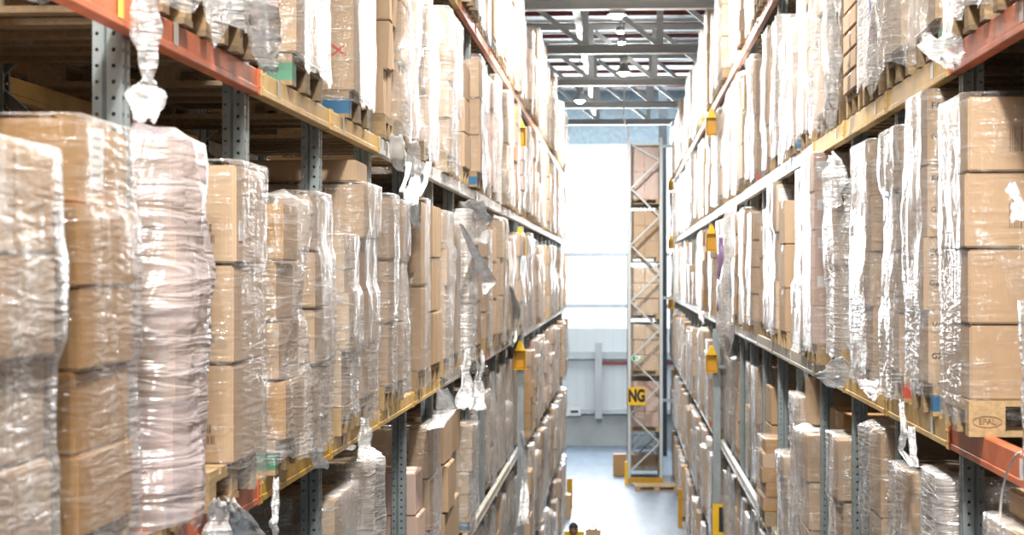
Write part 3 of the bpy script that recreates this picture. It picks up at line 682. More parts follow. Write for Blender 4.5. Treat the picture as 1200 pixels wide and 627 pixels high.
for key in ('A', 'C'): mark(cart(key, 2), barcode_mesh(.08, .06), Lf, .12, .1)
# EPAL stamp on the corner block
pl = [c for c in H_['Y'][0].children if c.name.startswith('pallet')][0]
blk = [b for b in pl.children if b.location.x < .1 and b.location.y < -.2][0]
mb = MB()
for k in range(28):
    a = 2*PI*k/28; b = 2*PI*(k+1)/28; mb.bar((.058*math.cos(a),0,.022*math.sin(a)), (.058*math.cos(b),0,.022*math.sin(b)), .0015, .003, up=(0,1,0))
o = mb.build('oval_stamp', M['ink_brown'], blk); o.location = (0,-.0515,.061)
o = link('lettering', text_mesh('EPAL', .034, 'ink_brown', sx=.95), blk); o.location = (0,-.0515,.061)

# loose cartons resting on top of loads
def loose(x, y, z, w_, d_, h_, mat, rz, label, tilt=0):
    o = link('carton', carton_mesh(w_, d_, h_, mat)); o.location = (x, y, z); o.rotation_euler = (tilt, 0, rz); return tag(o, label, 'carton')
loose(-1.80, 10.72, 6.445, .62, .5, .12, 'card', .02, 'flat carton lying on the tall wrapped stack behind glossy one')
loose(1.62, 14.95, 4.76, .34, .34, .36, 'card', .12, 'single upright carton leaning on film bundle, lower right')
loose(1.86, 7.3, 4.99, .7, .5, .10, 'card_pale', 0, 'flat pale carton on the bottom right corner load')

# ---- the rest of the racking: every load that shows
def auto_specs():
    done = {('left',2): 17.2, ('left',1): 15.3, ('left',3): 15.3, ('right',2): 18.4, ('right',1): 14.4, ('right',3): 16.4}
    out = []; rg = random.Random(77)
    for side in ('left', 'right'):
        S = SIDE[side]; s = S['s']; J = S['J']
        for lev in range(6):
            deck = S['zb'][lev]+S['hb'] if lev < 5 else 0
            clear = (S['zb'][lev-1]-deck if lev else 99)
            for k in range(len(J)-1):
                if J[k] < done.get((side, lev), 0)-.3: continue
                for q in (0, 1):
                    ln = S['pitch']/2-.125; base = J[k]+.10+q*(ln+.05); wd = ln*(rg.uniform(.76, .95) if J[k] < 19 else .87)
                    y0 = base+rg.uniform(0, ln-wd); y1 = y0+wd; xf = rg.uniform(1.36, 1.45)-(.04 if side == 'right' else 0)
                    if lev >= 3 and 19 < y0 < 28.6: xf = 1.53 if side == 'left' else 1.47
                    hmax = min(1.46 if lev > 0 else 1.95, clear-.12); h = hmax-abs(rg.gauss(0, .13))
                    if lev == 0: h = rg.uniform(1.25, 1.7)
                    if rg.random() < .10: h *= rg.uniform(.55, .8)
                    vis = False
                    for yy in (y0, y1):
                        for zz in (deck+.05, deck+h):
                            p = proj(s*xf, yy, zz)
                            if p and -25 < p[0] < 1225 and -20 < p[1] < 640: vis = True
                    if rg.random() < (.04 if lev < 3 else .09): vis = False
                    if vis: out.append((y0, side, lev, k, q, y1, deck+h, xf, rg.randrange(10**6)))
    out.sort(); return out
KINDS = [  # rows, ny, card, film, style, amp, words
    (3,1,'card','film_clear','wrap',.010,'clear filmed cartons'),
    (4,1,'card','film_mid','wrap',.014,'crease filmed cartons'),
    (4,1,('card','card_pale'),'film_foil','wrap',.018,'shiny filmed cartons'),
    (3,2,'card_pale','film_white','wrap',.020,'cloudy white stack'),
    (5,1,('card','card_dark'),'film_clear','wrap',.010,'five-high brown cartons'),
    (3,1,'card',None,'wrap',0,'plain tan cartons'),
    (3,1,'card_pale','film_mid','bag',.04,'baggy film bundle'),
    (4,1,'card_pink','film_mid','wrap',.014,'pinkish wrapped cartons'),
    (2,1,'card','film_foil','wrap',.016,'glossy carton pair'),
]
specs = auto_specs()
NIND = 300-len(H_)-12
HEADS, TAIL = specs[:NIND], specs[NIND:]
SHORT = ['top level', 'second level', 'third level', 'fourth level', 'fifth level', 'floor level']
LIB = {}
def copy_tree(o, parent=None):
    c = o.copy(); COL.objects.link(c)
    if parent: c.parent = parent
    for ch in list(o.children): copy_tree(ch, c)
    return c
def variant(side, ki, hq):
    key = (side, ki, hq)
    return LIB.get(key)
HSTEP = .08
LBL = label_mesh(.12, .09)
for (y0, side, lev, k, q, y1, zt, xf, sd) in HEADS:
    ki = sd % len(KINDS)
    if side == 'left' and lev == 0 and ki == 5: ki = 2
    rows, ny, card, fl, st, amp, words_ = KINDS[ki]
    deck = SIDE[side]['zb'][lev]+SIDE[side]['hb'] if lev < 5 else 0
    hq = int((zt-deck)/HSTEP); blk = ['wood','grey','wood','grey','wood','grey','wood','grey','wood','blue','green','red'][sd//11 % 12] if y0 < 22 else None
    lab = '%s, %s rack %s, %s in %s' % (words_, side, SHORT[lev], ('nearer','farther')[q], bay_words(side, k).replace('the ', '').replace('housings', 'housing'))
    grp = 'pallet loads on the %s of the %s rack' % (LEVEL[lev], side)
    v = LIB.get((side, ki, hq)) if y0 > 19 else None
    s = SIDE[side]['s']
    if v is None:
        e, _ = load(side, lev, y0, y1, deck+(hq+.5)*HSTEP if y0 > 19 else zt, xf, rows, ny, 2, card, fl, st, amp, seed=sd, pal=sd % 2, blocks=blk, label=lab, group=grp, fine=y0 < 19)
        if y0 > 19: LIB[(side, ki, hq)] = e
        elif sd % 5 < 2:
            cc = _[0 if sd % 2 else -ny*2][0]; mark(cc, LBL, side, -.14 if s > 0 else .14, .2)
    else:
        e = copy_tree(v); e.location = (s*xf, (y0+y1)/2, deck+(.0015 if lev < 5 else 0)); tag(e, lab, 'pallet load', grp)
# the farthest, smallest loads as one mass
def mass():
    mats = []; V = []; F = []; MI = []
    def add(me, mx, mat):
        if mat not in mats: mats.append(mat)
        b = len(V); V.extend(tuple(mx @ v.co) for v in me.vertices); F.extend(tuple(b+i for i in p.vertices) for p in me.polygons); MI.extend([mats.index(mat)]*len(me.polygons))
    keys = list(LIB.keys())
    trees = {}
    for kk, e in LIB.items():
        inv = Matrix.LocRotScale(e.location, e.rotation_euler, None)
        trees[kk] = [(c.data, Matrix.LocRotScale(c.location, c.rotation_euler, c.scale)) for c in e.children]
    for (y0, side, lev, k, q, y1, zt, xf, sd) in TAIL:
        s = SIDE[side]['s']; deck = SIDE[side]['zb'][lev]+SIDE[side]['hb'] if lev < 5 else 0
        hq = int((zt-deck)/HSTEP); ki = sd % len(KINDS)
        c = sorted([x for x in keys if x[0] == side], key=lambda x: abs(x[2]-hq)*2+(0 if x[1] == ki else 1))[0]
        if c[2] > hq+1 and lev > 0: continue
        base = Matrix.Translation((s*xf, (y0+y1)/2, deck+.0015)) @ Matrix.Rotation(0 if s > 0 else PI, 4, 'Z')
        for me, mx in trees[c]: add(me, base @ mx, me.materials[0])
    me = bpy.data.meshes.new('distant_pallet_loads'); me.from_pydata(V, [], F)
    for m_ in mats: me.materials.append(m_)
    me.polygons.foreach_set('material_index', MI); o = link('distant_pallet_loads', me)
    tag(o, 'mass of wrapped carton loads at the far ends of both racks', 'pallet loads', kind='stuff')
bpy.context.view_layer.update()
mass()
# dim row of loads standing back to back behind each rack
rg = random.Random(3)
for side in ('left', 'right'):
    S = SIDE[side]; s = S['s']
    proto = {}
    for lev in (1, 2, 3):
        deck = S['zb'][lev]+S['hb']
        for k, Y in enumerate(S['J'][:-1]):
            if Y > 16 or (lev == 3 and Y < 6): continue
            yc = Y+S['pitch']/2; h = rg.choice((.95, 1.15))
            if h not in proto:
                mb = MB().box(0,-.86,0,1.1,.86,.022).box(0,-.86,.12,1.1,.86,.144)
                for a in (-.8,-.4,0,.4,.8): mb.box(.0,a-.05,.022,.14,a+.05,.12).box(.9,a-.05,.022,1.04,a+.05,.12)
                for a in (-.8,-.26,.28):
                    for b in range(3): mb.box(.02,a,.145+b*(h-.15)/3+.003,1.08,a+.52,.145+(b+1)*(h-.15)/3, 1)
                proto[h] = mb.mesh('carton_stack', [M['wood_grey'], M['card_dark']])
            o = link('carton_stack', proto[h]); o.location = (s*2.95, yc, deck); o.rotation_euler.z = 0 if s > 0 else PI
            tag(o, 'dim brown carton stack in shade behind the %s rack, %s' % (side, SHORT[lev]), 'carton stack', 'carton stacks behind the %s rack, %s' % (side, SHORT[lev]))
    for lev in (1, 2, 3):
        zb = S['zb'][lev]
        for k, Y in enumerate(S['J'][:-1]):
            if Y > 16 or (lev == 3 and Y < 6): continue
            for xx in (2.88, 3.95):
                o = link('rack_beam', beam_meshes(side, 'beam_orange' if lev != 3 else 'beam_grey')[0]); o.location = (s*xx, Y+S['pitch']/2, zb); o.rotation_euler.z = 0 if s > 0 else PI
                tag(o, 'dim beam of the row behind the %s rack, %s' % (side, SHORT[lev]), 'rack beam', 'beams behind the %s rack, %s' % (side, SHORT[lev]))
    for Y in S['J']:
        if Y > 17: continue
        o = empty('rack_upright', (s*2.90, Y, 0), 0 if s > 0 else PI); tag(o, 'dim grey upright frame of the row behind the %s rack' % side, 'rack upright', 'uprights behind the %s rack' % side)
        link('post', POST, o); p_ = link('post', POST, o); p_.location = (1.1,0,0); p_.rotation_euler = (0,0,PI)
        z = .25; i = 0
        while z+.9 < HP:
            b = link('brace', brace_mesh('d%d' % (i % 2), (0,0,0), (1,0,1)), o); b.location.z = z; z += .93; i += 1
# ------------------------------------------------------------------ yellow housings on the uprights
def housing_mesh():
    s = MB(); w_, h_, d_ = .085, .27, .10
    s.box(-w_,-.006,0,w_,.0,h_).box(-w_,-d_,0,-w_+.006,0,h_).box(w_-.006,-d_,0,w_,0,h_).box(-w_,-d_,0,w_,0,.006).box(-w_,-d_,h_-.006,w_,0,h_)
    b = len(s.v)
    for y in (0, -d_): s.v += [(-w_*.8,y,h_),(w_*.8,y,h_),(.02,y,h_+.13),(-.02,y,h_+.13)]
    s.f += [tuple(b+i for i in q) for q in ((0,1,2,3),(7,6,5,4),(0,4,5,1),(1,5,6,2),(2,6,7,3),(3,7,4,0))]; s.m += [0]*6
    return s.mesh('housing', M['yellow'])
HM = housing_mesh()
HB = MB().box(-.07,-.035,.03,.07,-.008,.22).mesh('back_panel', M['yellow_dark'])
def housing(side, x, y, z, lab):
    e = empty('marker_housing', (x, y, z)); tag(e, lab, 'housing', 'yellow housings on the rack uprights'); link('casing', HM, e); link('back_panel', HB, e)
    sg = SIDE[side]['s']; MB().box(min(-.03,sg*.42),0,.06,max(.03,sg*.42),.03,.11).build('bracket', M['galv'], e)
for x, yp, lab in ((607,172,'upper yellow open housing on the left rack upright'),(607,300,'middle yellow open housing on the left rack upright'),(607,433,'lowest yellow open housing on the left rack upright')):
    Y = 26.60; z = EYE+Y*(321-yp)/FPX; housing('left', -1.455, Y, z, lab)
for yp, lab in ((160,'upper yellow open housing on the right rack upright'),(295,'middle yellow open housing on the right rack upright'),(436,'lowest yellow open housing on the right rack upright')):
    Y = 28.36; z = EYE+Y*(321-yp)/FPX; housing('right', 1.30, Y, z, lab)
for yp, lab in ((224,'highest small yellow housing far down the right rack'),(292,'second small yellow housing far down the right rack'),(362,'lowest small yellow housing far down the right rack')):
    Y = 54.3; z = EYE+Y*(321-yp)/FPX; housing('right', 1.34, Y, z, lab)
# extra deep column under the housings
o = MB().box(-1.497,26.62,0,-1.41,26.72,6.6).build('rack_column', M['galv']); tag(o, 'wide blue grey column below the left yellow housings', 'column')
o = MB().box(1.33,28.43,0,1.44,28.57,5.1).build('rack_column', M['galv']); tag(o, 'wide blue grey column above the cut off yellow sign, right rack', 'column')

# ------------------------------------------------------------------ aisle signs
def sign(name, x, y, z, w_, h_, txt, lab, size, bold, sx, tx=0):
    e = empty(name, (x, y, z)); tag(e, lab, 'sign')
    MB().box(-w_/2,-.006,-h_/2,w_/2,.006,h_/2).build('sign_panel', M['yellow'], e)
    o = link('lettering', text_mesh(txt, size, 'ink', bold, sx), e); o.location = (tx,-.008,0)
sign('aisle_sign', .36, 53.55, 2.48, .50, .50, 'NG', 'yellow square sign with black letters NG on the end rack', .47, .024, .66)
sign('aisle_sign', 1.575, 28.30, 2.26, .52, .50, 'N', 'yellow sign with a black N, half hidden by right rack', .47, .024, .85, -.02)
e = empty('exit_sign', (.37, 53.6, 3.55)); tag(e, 'small green and white exit sign on the end rack', 'sign')
MB().box(-.14,-.006,-.075,.14,.006,.075).build('sign_panel', M['sticker'], e)
s = MB().box(-.13,-.010,-.065,-.055,-.006,.065).box(.045,-.010,-.065,.13,-.006,-.035).box(.1,-.010,-.035,.13,-.006,.065)
s.build('pictogram_field', M['green'], e)
mb = MB().cyl((-.01,-.012,.045),(-.01,-.006,.045),.014,n=10).bar((-.01,-.009,.03),(.0,-.009,-.005),.006,.02).bar((0,-.009,-.005),(.025,-.009,-.045),.006,.012).bar((0,-.009,-.005),(-.03,-.009,-.04),.006,.012).bar((-.01,-.009,.025),(.025,-.009,.01),.006,.01).bar((-.01,-.009,.025),(-.035,-.009,.005),.006,.01)
mb.build('running_figure', M['green'], e)

# ------------------------------------------------------------------ end rack beyond the right rack
EX0, EX1 = .10, 1.10
EZ = [1.45, 3.05, 4.66, 6.27, 7.92]
def end_frame(Y, lab):
    e = empty('end_rack_upright', (0, Y, 0)); tag(e, lab, 'rack upright', 'frames of the end rack')
    for x in (EX0, EX1-.1): MB().box(x,-.05,0,x+.1,-.045,9.8).box(x,-.05,0,x+.006,.05,9.8).box(x+.094,-.05,0,x+.1,.05,9.8).build('post', M['truss'], e)
    z = .35; i = 0; zz = [.35]
    while z < 9.3:
        a, b = (EX0+.09, EX1-.09) if i % 2 == 0 else (EX1-.09, EX0+.09)
        MB().bar((a,-.03,z),(b,-.03,min(9.6, z+.80)), .05, .04).build('brace', M['truss'], e); z += .80; i += 1
    MB().bar((EX0+.09,-.03,9.6),(EX1-.09,-.03,9.6),.05,.05).build('brace', M['truss'], e)
for i, Y in enumerate((53.8, 56.6, 59.4, 62.2)): end_frame(Y, ('nearest','second','third','farthest')[i]+' braced upright frame of the end rack')
for j, z in enumerate(EZ):
    for i, Y in enumerate((53.8, 56.6, 59.4)):
        for x in (EX0+.01, EX1-.06):
            o = MB().box(x,.055,z-.13,x+.05,2.745,z).build('rack_beam', M['galv_white']); o.location.y = Y; tag(o, 'pale grey beam of the end rack at the %s level from the floor' % ORD[j+1], 'rack beam', 'end rack beams, %s level' % ORD[j+1])
for z in (9.55, 5.25, 2.35):
    o = MB().box(EX1,53.78,z-.04,1.42,53.84,z+.04).build('row_spacer', M['galv']); tag(o, '%s grey bar tying the end rack to the right rack' % {9.55:'highest',5.25:'middle',2.35:'lowest'}[z], 'spacer bar')
ecards = [('card_dark','film_mid',3,1.05),('card_pink','film_clear',3,1.28),('card_pale','film_mid',3,1.30),('card_pale','film_mid',3,1.31),('card','film_clear',3,1.33),('card_pink','film_mid',2,1.55)]
for j, z in enumerate([0.20]+EZ):
    cd_, fl_, rw, hh = ecards[j]
    for i in range(3):
        y0 = 54.0+i*1.35
        if j == 0 and i != 1: continue
        if j == 0: hh = .3
        load('right', 2, y0, y0+1.15, z+.146+hh, .16, rw if j else 1, 2, 2, cd_, fl_, seed=200+j*7+i, depth=.82, zdeck=z, pw=1.2, blocks=None, loc=(.15, y0+.575, z), fine=False,
             label='%s wrapped load on the end rack, %s' % (('nearest','second','third')[i], 'near the floor' if j == 0 else ORD[j]+' beam level up'), group='loads on the end rack')
for c in [o for o in bpy.data.objects if o.get('group') == 'loads on the end rack']:
    for ch in c.children:
        if ch.name.startswith('pallet'): ch.scale.x = .86/1.2
o = MB().box(1.13,61.9,0,1.40,61.94,RZ-.01).box(1.13,62.2,0,1.40,62.24,RZ-.01).box(1.25,61.94,0,1.28,62.2,RZ-.01).build('gap_shade_column', plain('gap_shade_dark', (.07,.08,.09), .6)); tag(o, 'added dark column standing in for shade between end rack and right rack', 'column')  # dark column added to stand in for the shade in this gap
mb = MB().box(.02,53.35,0,.10,53.47,.65); tag(mb.build('post_protector', M['yellow']), 'yellow post protector at the foot of the end rack', 'post protector')
mb = MB().box(.12,53.38,.06,1.10,53.46,.20).box(.12,53.38,.0,.18,53.46,.06).box(1.04,53.38,0,1.10,53.46,.06); tag(mb.build('guard_rail', M['yellow_dark']), 'low amber guard rail across the foot of the end rack', 'guard rail')
o = link('pallet', PF[0]); o.location = (.30, 52.2, 0); tag(o, 'empty wooden pallet on the floor before the end rack', 'pallet')
loose(-.12, 56.0, 0, .4, .5, .62, 'card_dark', 0, 'small brown carton on the floor left of the end rack')
# floor clutter near the racks
loose(-1.42, 46.2, 0, .26, .5, .55, 'card', 0, 'carton on the floor against the left rack foot')
mb = MB().box(-1.44,47.9,0,-1.30,48.0,.75); tag(mb.build('post_protector', M['yellow_dark']), 'yellow post protector at the far end of the left rack', 'post protector')
mb = MB().box(1.26,44.4,0,1.36,44.5,.9); tag(mb.build('post_protector', M['yellow_dark']), 'yellow post protector standing by the right rack foot', 'post protector')

# ------------------------------------------------------------------ loose film, tails and strips
def strip(name, pts, widths, mat, seed, label, cat='film strip', amp=.02, axis=(0,1,0), group=None):
    """a crumpled strap of film following a path"""
    P = [Vector(p) for p in pts]; V = []; F = []; n = 7; sub = 7; rows = []
    for i in range(len(P)-1):
        for k in range(sub): rows.append((P[i].lerp(P[i+1], k/sub), widths[i]+(widths[i+1]-widths[i])*k/sub))
    rows.append((P[-1], widths[-1])); ax = Vector(axis).normalized()
    for i, (p, w_) in enumerate(rows):
        for j in range(n):
            u = (j/(n-1)-.5); q = p+ax*u*w_; nn = noise.noise_vector(Vector((i*.35+seed*3.1, j*.9, seed)))
            V.append(tuple(q+nn*amp))
    for i in range(len(rows)-1):
        for j in range(n-1): F.append((i*n+j, i*n+j+1, (i+1)*n+j+1, (i+1)*n+j))
    me = bpy.data.meshes.new(name); me.from_pydata(V, [], F); me.materials.append(M[mat]); me.polygons.foreach_set('use_smooth', [True]*len(F)); o = link(name, me)
    md = o.modifiers.new('thick', 'SOLIDIFY'); md.thickness = .0015
    return tag(o, label, cat, group)
def P3(x, y, X):
    Y = Yat(x, X); d = Y*math.cos(YAW)-X*math.sin(YAW); return (X, Y, EYE+d*(321-y)/FPX)
FS = 'film_strip'
dg = (.8, .6, 0)
strip(FS, [P3(168,-10,-1.44), P3(170,40,-1.44), P3(172,92,-1.44), P3(171,112,-1.44), P3(170,142,-1.43)], [.10,.09,.025,.12,.08], 'film_white', 1, 'twisted clear film hanging from the orange beam beside the near post', amp=.018, axis=dg)
strip(FS, [P3(300,0,-1.36), P3(312,50,-1.36), P3(316,90,-1.36)], [.16,.14,.05], 'film_white', 2, 'white film tail draped over the pallet end above the orange beam', amp=.03, axis=dg)
strip(FS, [P3(464,158,-1.44), P3(466,185,-1.44), P3(469,200,-1.44)], [.10,.12,.05], 'strap', 3, 'short pale ragged strip hanging from the pale beam, left', amp=.02, axis=dg)
strip(FS, [P3(484,165,-1.44), P3(487,205,-1.43), P3(482,240,-1.42), P3(489,268,-1.42)], [.10,.10,.12,.08], 'film_white', 4, 'long pale film strip hanging across the pale beam, left', amp=.03, axis=dg)
strip(FS, [P3(502,190,-1.44), P3(499,212,-1.44), P3(491,230,-1.43)], [.05,.045,.03], 'strap', 5, 'thin curved white strap right of the long film strip', amp=.01, axis=dg)
strip(FS, [P3(470,225,-1.43), P3(477,205,-1.43), P3(479,190,-1.44)], [.03,.04,.04], 'strap', 6, 'thin curved white strap left of the long film strip', amp=.01, axis=dg)
strip(FS, [P3(552,235,-1.42), P3(557,260,-1.42), P3(556,285,-1.42)], [.25,.35,.25], 'film_white', 7, 'white film bunch below the pale beam mid left', amp=.05, axis=dg)
strip(FS, [P3(428,490,-1.44), P3(427,515,-1.44), P3(424,540,-1.44)], [.05,.10,.06], 'film_white', 8, 'short white film tail over the yellow beam above lower cartons', amp=.015, axis=dg)
strip(FS, [P3(324,560,-1.45), P3(323,590,-1.45), P3(321,612,-1.45), P3(323,630,-1.45)], [.02,.03,.035,.02], 'film_white', 9, 'thin twisted film tail below the golden yellow beam', amp=.012, axis=dg)
strip(FS, [P3(253,585,-1.42), P3(256,605,-1.42), P3(254,640,-1.42)], [.04,.09,.10], 'film_white', 10, 'left white film flap on the orange beam at the bottom left', amp=.02, axis=dg)
strip(FS, [P3(268,585,-1.42), P3(285,615,-1.42), P3(292,640,-1.42)], [.03,.12,.16], 'film_white', 11, 'right white film flap on the orange beam at the bottom left', amp=.03, axis=dg)
strip(FS, [P3(348,560,-1.44)if False else P3(370,525,-1.42), P3(375,548,-1.42)], [.08,.10], 'film_white', 12, 'small white film rag on the golden yellow beam', amp=.02, axis=dg)
strip(FS, [P3(518,455,-1.44), P3(523,480,-1.44), P3(510,500,-1.42), P3(500,504,-1.41)], [.12,.2,.15,.05], 'film_white', 13, 'curved white film flap under the ochre beam, lower left', amp=.02, axis=dg)
for i, x in enumerate((546, 563)): strip(FS, [P3(x,410,-1.44), P3(x-1,450,-1.44), P3(x-3,480,-1.43)], [.05,.12,.20], 'film_white', 14+i, ('nearer' if i == 0 else 'farther')+' of two cone shaped film tails below the rose beam', amp=.05, axis=dg)
strip(FS, [P3(597,335,-1.42), P3(602,372,-1.42), P3(600,405,-1.42)], [.12,.16,.08], 'strap', 17, 'knotted white film rope in front of the yellow housing column', amp=.05, axis=(.9,.4,0))
strip(FS, [P3(612,505,-1.36), P3(615,560,-1.36), P3(613,615,-1.36)], [.05,.12,.18], 'film_white', 18, 'long white film sheet hanging beside the left wide column', amp=.03, axis=(.9,.4,0))
strip(FS, [P3(540,262,-1.40), P3(573,330,-1.32), P3(568,345,-1.32)], [.04,.30,.06], 'film_white', 19, 'pointed white film flap standing out from the left rack middle', amp=.015, axis=(.5,.85,0))
dr = (.8, -.6, 0)
strip(FS, [P3(854,240,1.36), P3(853,300,1.35), P3(851,380,1.35), P3(850,425,1.36)], [.7,1.0,1.3,.8], 'film_white', 21, 'tall white film curtain hanging mid right beside bare cartons', amp=.08, axis=(-.1,1,0))
strip(FS, [P3(975,180,1.38), P3(978,205,1.38), P3(977,240,1.37)], [.05,.20,.16], 'film_white', 22, 'tear shaped white film bag hanging below the pale right beam', amp=.04, axis=dr)
strip(FS, [P3(978,-5,1.33), P3(978,40,1.33), P3(976,90,1.33), P3(974,150,1.35)], [.06,.10,.12,.06], 'film_white', 23, 'long white film ribbon in front of the thin layered cartons', amp=.03, axis=dr)
strip(FS, [P3(985,420,1.38), P3(980,440,1.36), P3(978,452,1.36)], [.10,.30,.14], 'film_white', 24, 'white film scrap bulging over the ochre beam, right', amp=.04, axis=dr)
strip(FS, [P3(1018,445,1.37), P3(1020,456,1.37), P3(1023,470,1.37)], [.16,.10,.02], 'film_pink', 25, 'pinkish film tag hanging on the ochre beam, right', amp=.02, axis=dr)
strip(FS, [P3(1056,470,1.38), P3(1059,505,1.37), P3(1055,528,1.36), P3(1070,547,1.36)], [.03,.05,.03,.03], 'film_white', 26, 'dangling white film tail below the blue blocked pallet, right', amp=.012, axis=dr)
strip(FS, [P3(1068,500,1.38), P3(1070,530,1.37), P3(1072,548,1.37)], [.04,.04,.05], 'film_white', 27, 'second shorter film tail below the blue blocked pallet', amp=.01, axis=dr)
strip(FS, [P3(1185,215,1.30), P3(1192,240,1.28), P3(1200,258,1.26)], [.02,.05,.07], 'film_white', 28, 'film scrap poking in at the right edge of the photo', amp=.015, axis=dr)
strip(FS, [P3(1100,40,1.36), P3(1108,62,1.36), P3(1116,78,1.36)], [.20,.18,.08], 'film_foil', 29, 'crumpled film tail over the joint of orange and ochre beams', amp=.03, axis=dr)
strip(FS, [P3(820,235,1.36)if False else P3(845,275,1.33), P3(846,300,1.33), P3(845,340,1.33), P3(843,365,1.34)], [.25,.45,.6,.35], 'purple', 30, 'purple film strip hanging beside the right middle yellow housing', amp=.06, axis=(-.1,1,0))
strip(FS, [P3(822,365,1.34), P3(824,378,1.33)], [.5,.15], 'film_pink', 31, 'small pink film knot on the far pale beam, right', amp=.10, axis=(-.1,1,0))
mb = MB(); pts = []
for i in range(13):
    t_ = i/12; x = 1196-24*math.sin(t_*PI/2)**1.0; y = 530+80*t_**1.6; pts.append(P3(x, y, 1.385))
mb.tube(pts, .0045); tag(mb.build('strapping_cord', M['strap']), 'white strapping cord hanging from the orange beam, bottom right', 'cord')

# ------------------------------------------------------------------ person at the foot of the aisle with an order truck
def skin_body():
    # joints in metres, facing the camera (-Y)
    pts = {'pel':(0,0,.95),'bel':(0,-.01,1.12),'che':(0,-.01,1.32),'nec':(0,0,1.46),'nk2':(0,-.01,1.53),
        'lh':(.10,0,.90),'lk':(.11,-.03,.50),'la':(.11,.02,.10),'lt':(.12,-.14,.04),'rh':(-.10,0,.90),'rk':(-.11,-.05,.50),'ra':(-.11,0,.10),'rt':(-.12,-.16,.04),
        'ls':(.18,0,1.40),'le':(.23,-.04,1.13),'lw':(.20,-.26,1.04),'rs':(-.18,0,1.40),'re':(-.23,-.04,1.13),'rw':(-.20,-.26,1.04)}
    ed = [('pel','bel'),('bel','che'),('che','nec'),('nec','nk2'),('pel','lh'),('lh','lk'),('lk','la'),('la','lt'),('pel','rh'),('rh','rk'),('rk','ra'),('ra','rt'),
        ('che','ls'),('ls','le'),('le','lw'),('che','rs'),('rs','re'),('re','rw')]
    rad = {'pel':.13,'bel':.125,'che':.14,'nec':.065,'nk2':.055,'lh':.09,'lk':.06,'la':.042,'lt':.035,'rh':.09,'rk':.06,'ra':.042,'rt':.035,'ls':.06,'le':.042,'lw':.028,'rs':.06,'re':.042,'rw':.028}
    ks = list(pts)
    for sd, wv in (('l',.20),('r',-.20)):
        s_ = 1 if sd == 'l' else -1
        k = sd+'p'; pts[k] = (wv, -.33, 1.02); rad[k] = .026; ed.append((sd+'w', k)); ks.append(k)
        for f_ in range(4):
            a = sd+'f%d' % f_; b = a+'b'; dx = (f_-1.5)*.021; ln = (.032,.038,.036,.028)[f_]
            pts[a] = (wv+dx, -.37-ln*.5, 1.015); pts[b] = (wv+dx, -.39-ln, .985); rad[a] = .0095; rad[b] = .008; ed += [(k, a), (a, b)]; ks += [a, b]
        a = sd+'th'; pts[a] = (wv-s_*.045, -.345, 1.01); rad[a] = .010; ed.append((k, a)); ks.append(a)
    me = bpy.data.meshes.new('body'); me.from_pydata([pts[k] for k in ks], [(ks.index(a), ks.index(b)) for a, b in ed], [])
    o = bpy.data.objects.new('body', me); COL.objects.link(o)
    md = o.modifiers.new('s', 'SKIN'); 
    for i, k in enumerate(ks): me.skin_vertices[0].data[i].radius = (rad[k], rad[k]*(.8 if k in ('pel','bel','che') else 1))
    me.skin_vertices[0].data[0].use_root = True
    md2 = o.modifiers.new('u', 'SUBSURF'); md2.levels = 2; md2.render_levels = 2
    bpy.context.view_layer.update(); dgp = bpy.context.evaluated_depsgraph_get(); m2 = bpy.data.meshes.new_from_object(o.evaluated_get(dgp)); bpy.data.objects.remove(o)
    # head joined to the neck
    bm = bmesh.new(); bm.from_mesh(m2)
    r = bmesh.ops.create_uvsphere(bm, u_segments=24, v_segments=18, radius=1.0)
    for v in r['verts']:
        x, y, z = v.co; jaw = 1-.28*max(0, -z)**1.3
        nx = x*.077*jaw; ny = y*.098*(1-.12*max(0,-z)); nz_ = z*.122
        if y < -.8 and abs(x) < .22 and -.35 < z < .05: ny -= .020*(1-abs(x)/.22)   # nose
        if y < -.6 and .05 < z < .22 and .18 < abs(x) < .55: ny += .008              # eye sockets
        if abs(x) > .93 and abs(z) < .25: nx *= 1.14                                  # ears
        v.co = (nx, ny-.01, nz_+1.63)
    m2b = bpy.data.meshes.new('body'); bm.to_mesh(m2b); bm.free()
    for k in ('skin','black_cloth','blue_cloth','dark'): m2b.materials.append(M[k])
    for p in m2b.polygons:
        c = p.center; p.use_smooth = True
        p.material_index = 0 if (c.z > 1.47 or c.y < -.235 and c.z > .9) else (1 if c.z > .95 else (2 if c.z > .10 else 3))
    return m2b
PY = 31.9; PX = (672-731)/FPX*PY+0.0
pr = empty('person', (PX, PY, .08)); pr.scale = (.95, .95, .95); tag(pr, 'person in a dark cap and black top low in the aisle', 'person')
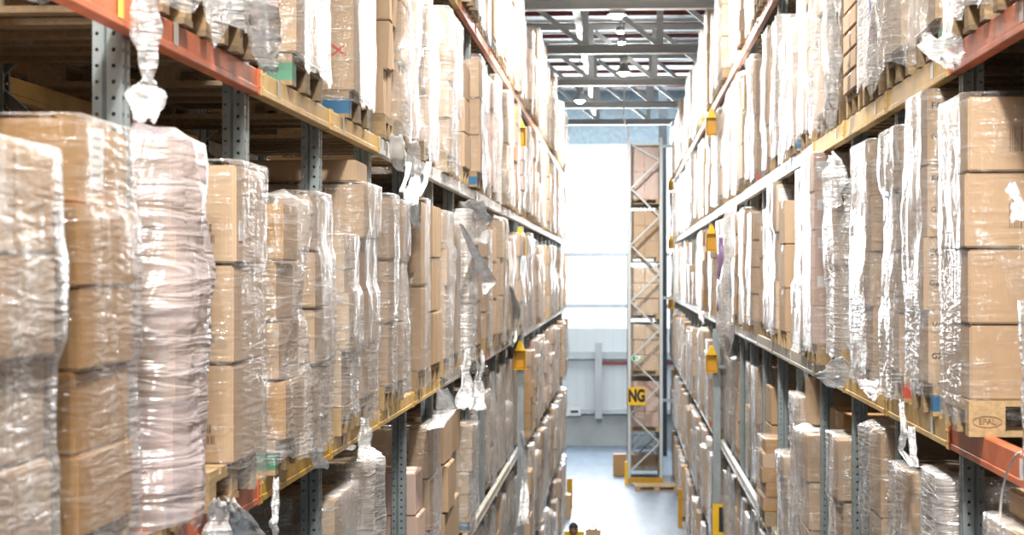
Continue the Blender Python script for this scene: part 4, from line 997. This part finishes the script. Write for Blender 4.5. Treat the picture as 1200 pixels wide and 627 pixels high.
body = link('body', skin_body(), pr)
# cap and hair
bm = bmesh.new(); bmesh.ops.create_uvsphere(bm, u_segments=24, v_segments=14, radius=1.0)
for v in list(bm.verts):
    if v.co.z < .22: bm.verts.remove(v)
for v in bm.verts: v.co = (v.co.x*.086, v.co.y*.106-.008, v.co.z*.118+1.643)
me = bpy.data.meshes.new('cap'); bm.to_mesh(me); bm.free(); me.materials.append(M['black_cloth']); me.polygons.foreach_set('use_smooth', [True]*len(me.polygons)); cap = link('cap', me, pr)
mb = MB()
for x in (-.032, .032): mb.cyl((x,-.104,1.648),(x,-.094,1.648),.009,n=10)
mb.build('eyes', M['ink'], body); MB().box(-.024,-.097,1.572,.024,-.088,1.579).build('mouth', plain('lips', (.25,.08,.07), .5), body)
# order picking truck behind the person
tr = empty('order_truck', (PX, PY+.35, 0)); tag(tr, 'yellow stand-on order truck behind the person', 'truck')
MB().box(-.32,-.6,.04,.32,.0,.08).box(-.32,0,.05,.32,.62,.62).build('platform', M['dark'], tr)
MB().box(-.17,.02,.62,.17,.10,1.52).box(-.17,-.01,1.40,.17,.13,1.55).build('mast_cover', M['yellow'], tr)
for x in (-.25,.25): MB().box(x-.09,.62,.06,x+.09,1.75,.12).build('fork', M['galv'], tr)
for x in (-.26,.26): MB().cyl((x-.04,.3,.07),(x+.04,.3,.07),.07,n=16).build('wheel', M['dark'], tr)
CY = PY-1.3; lx = (695-731)/FPX*CY
t_ = empty('carton_cart', (lx, CY, 0)); tag(t_, 'tall carton on a pallet right of the person', 'carton')
o = link('carton', carton_mesh(.24,.4,1.72,'card'), t_); o.location.z = .1; MB().box(-.3,-.3,0,.3,.3,.1).build('base', M['wood'], t_)
strip(FS, [(lx-.08,CY-.1,1.825),(lx,CY-.1,1.90),(lx+.06,CY-.1,1.825)], [.2,.25,.2], 'strap', 44, 'white film tuft on the tall carton right of the person', amp=.02)
loose(-1.30, 31.2, 0, .2, .6, 1.25, 'card', .05, 'carton standing on the floor left of the person by the rack')
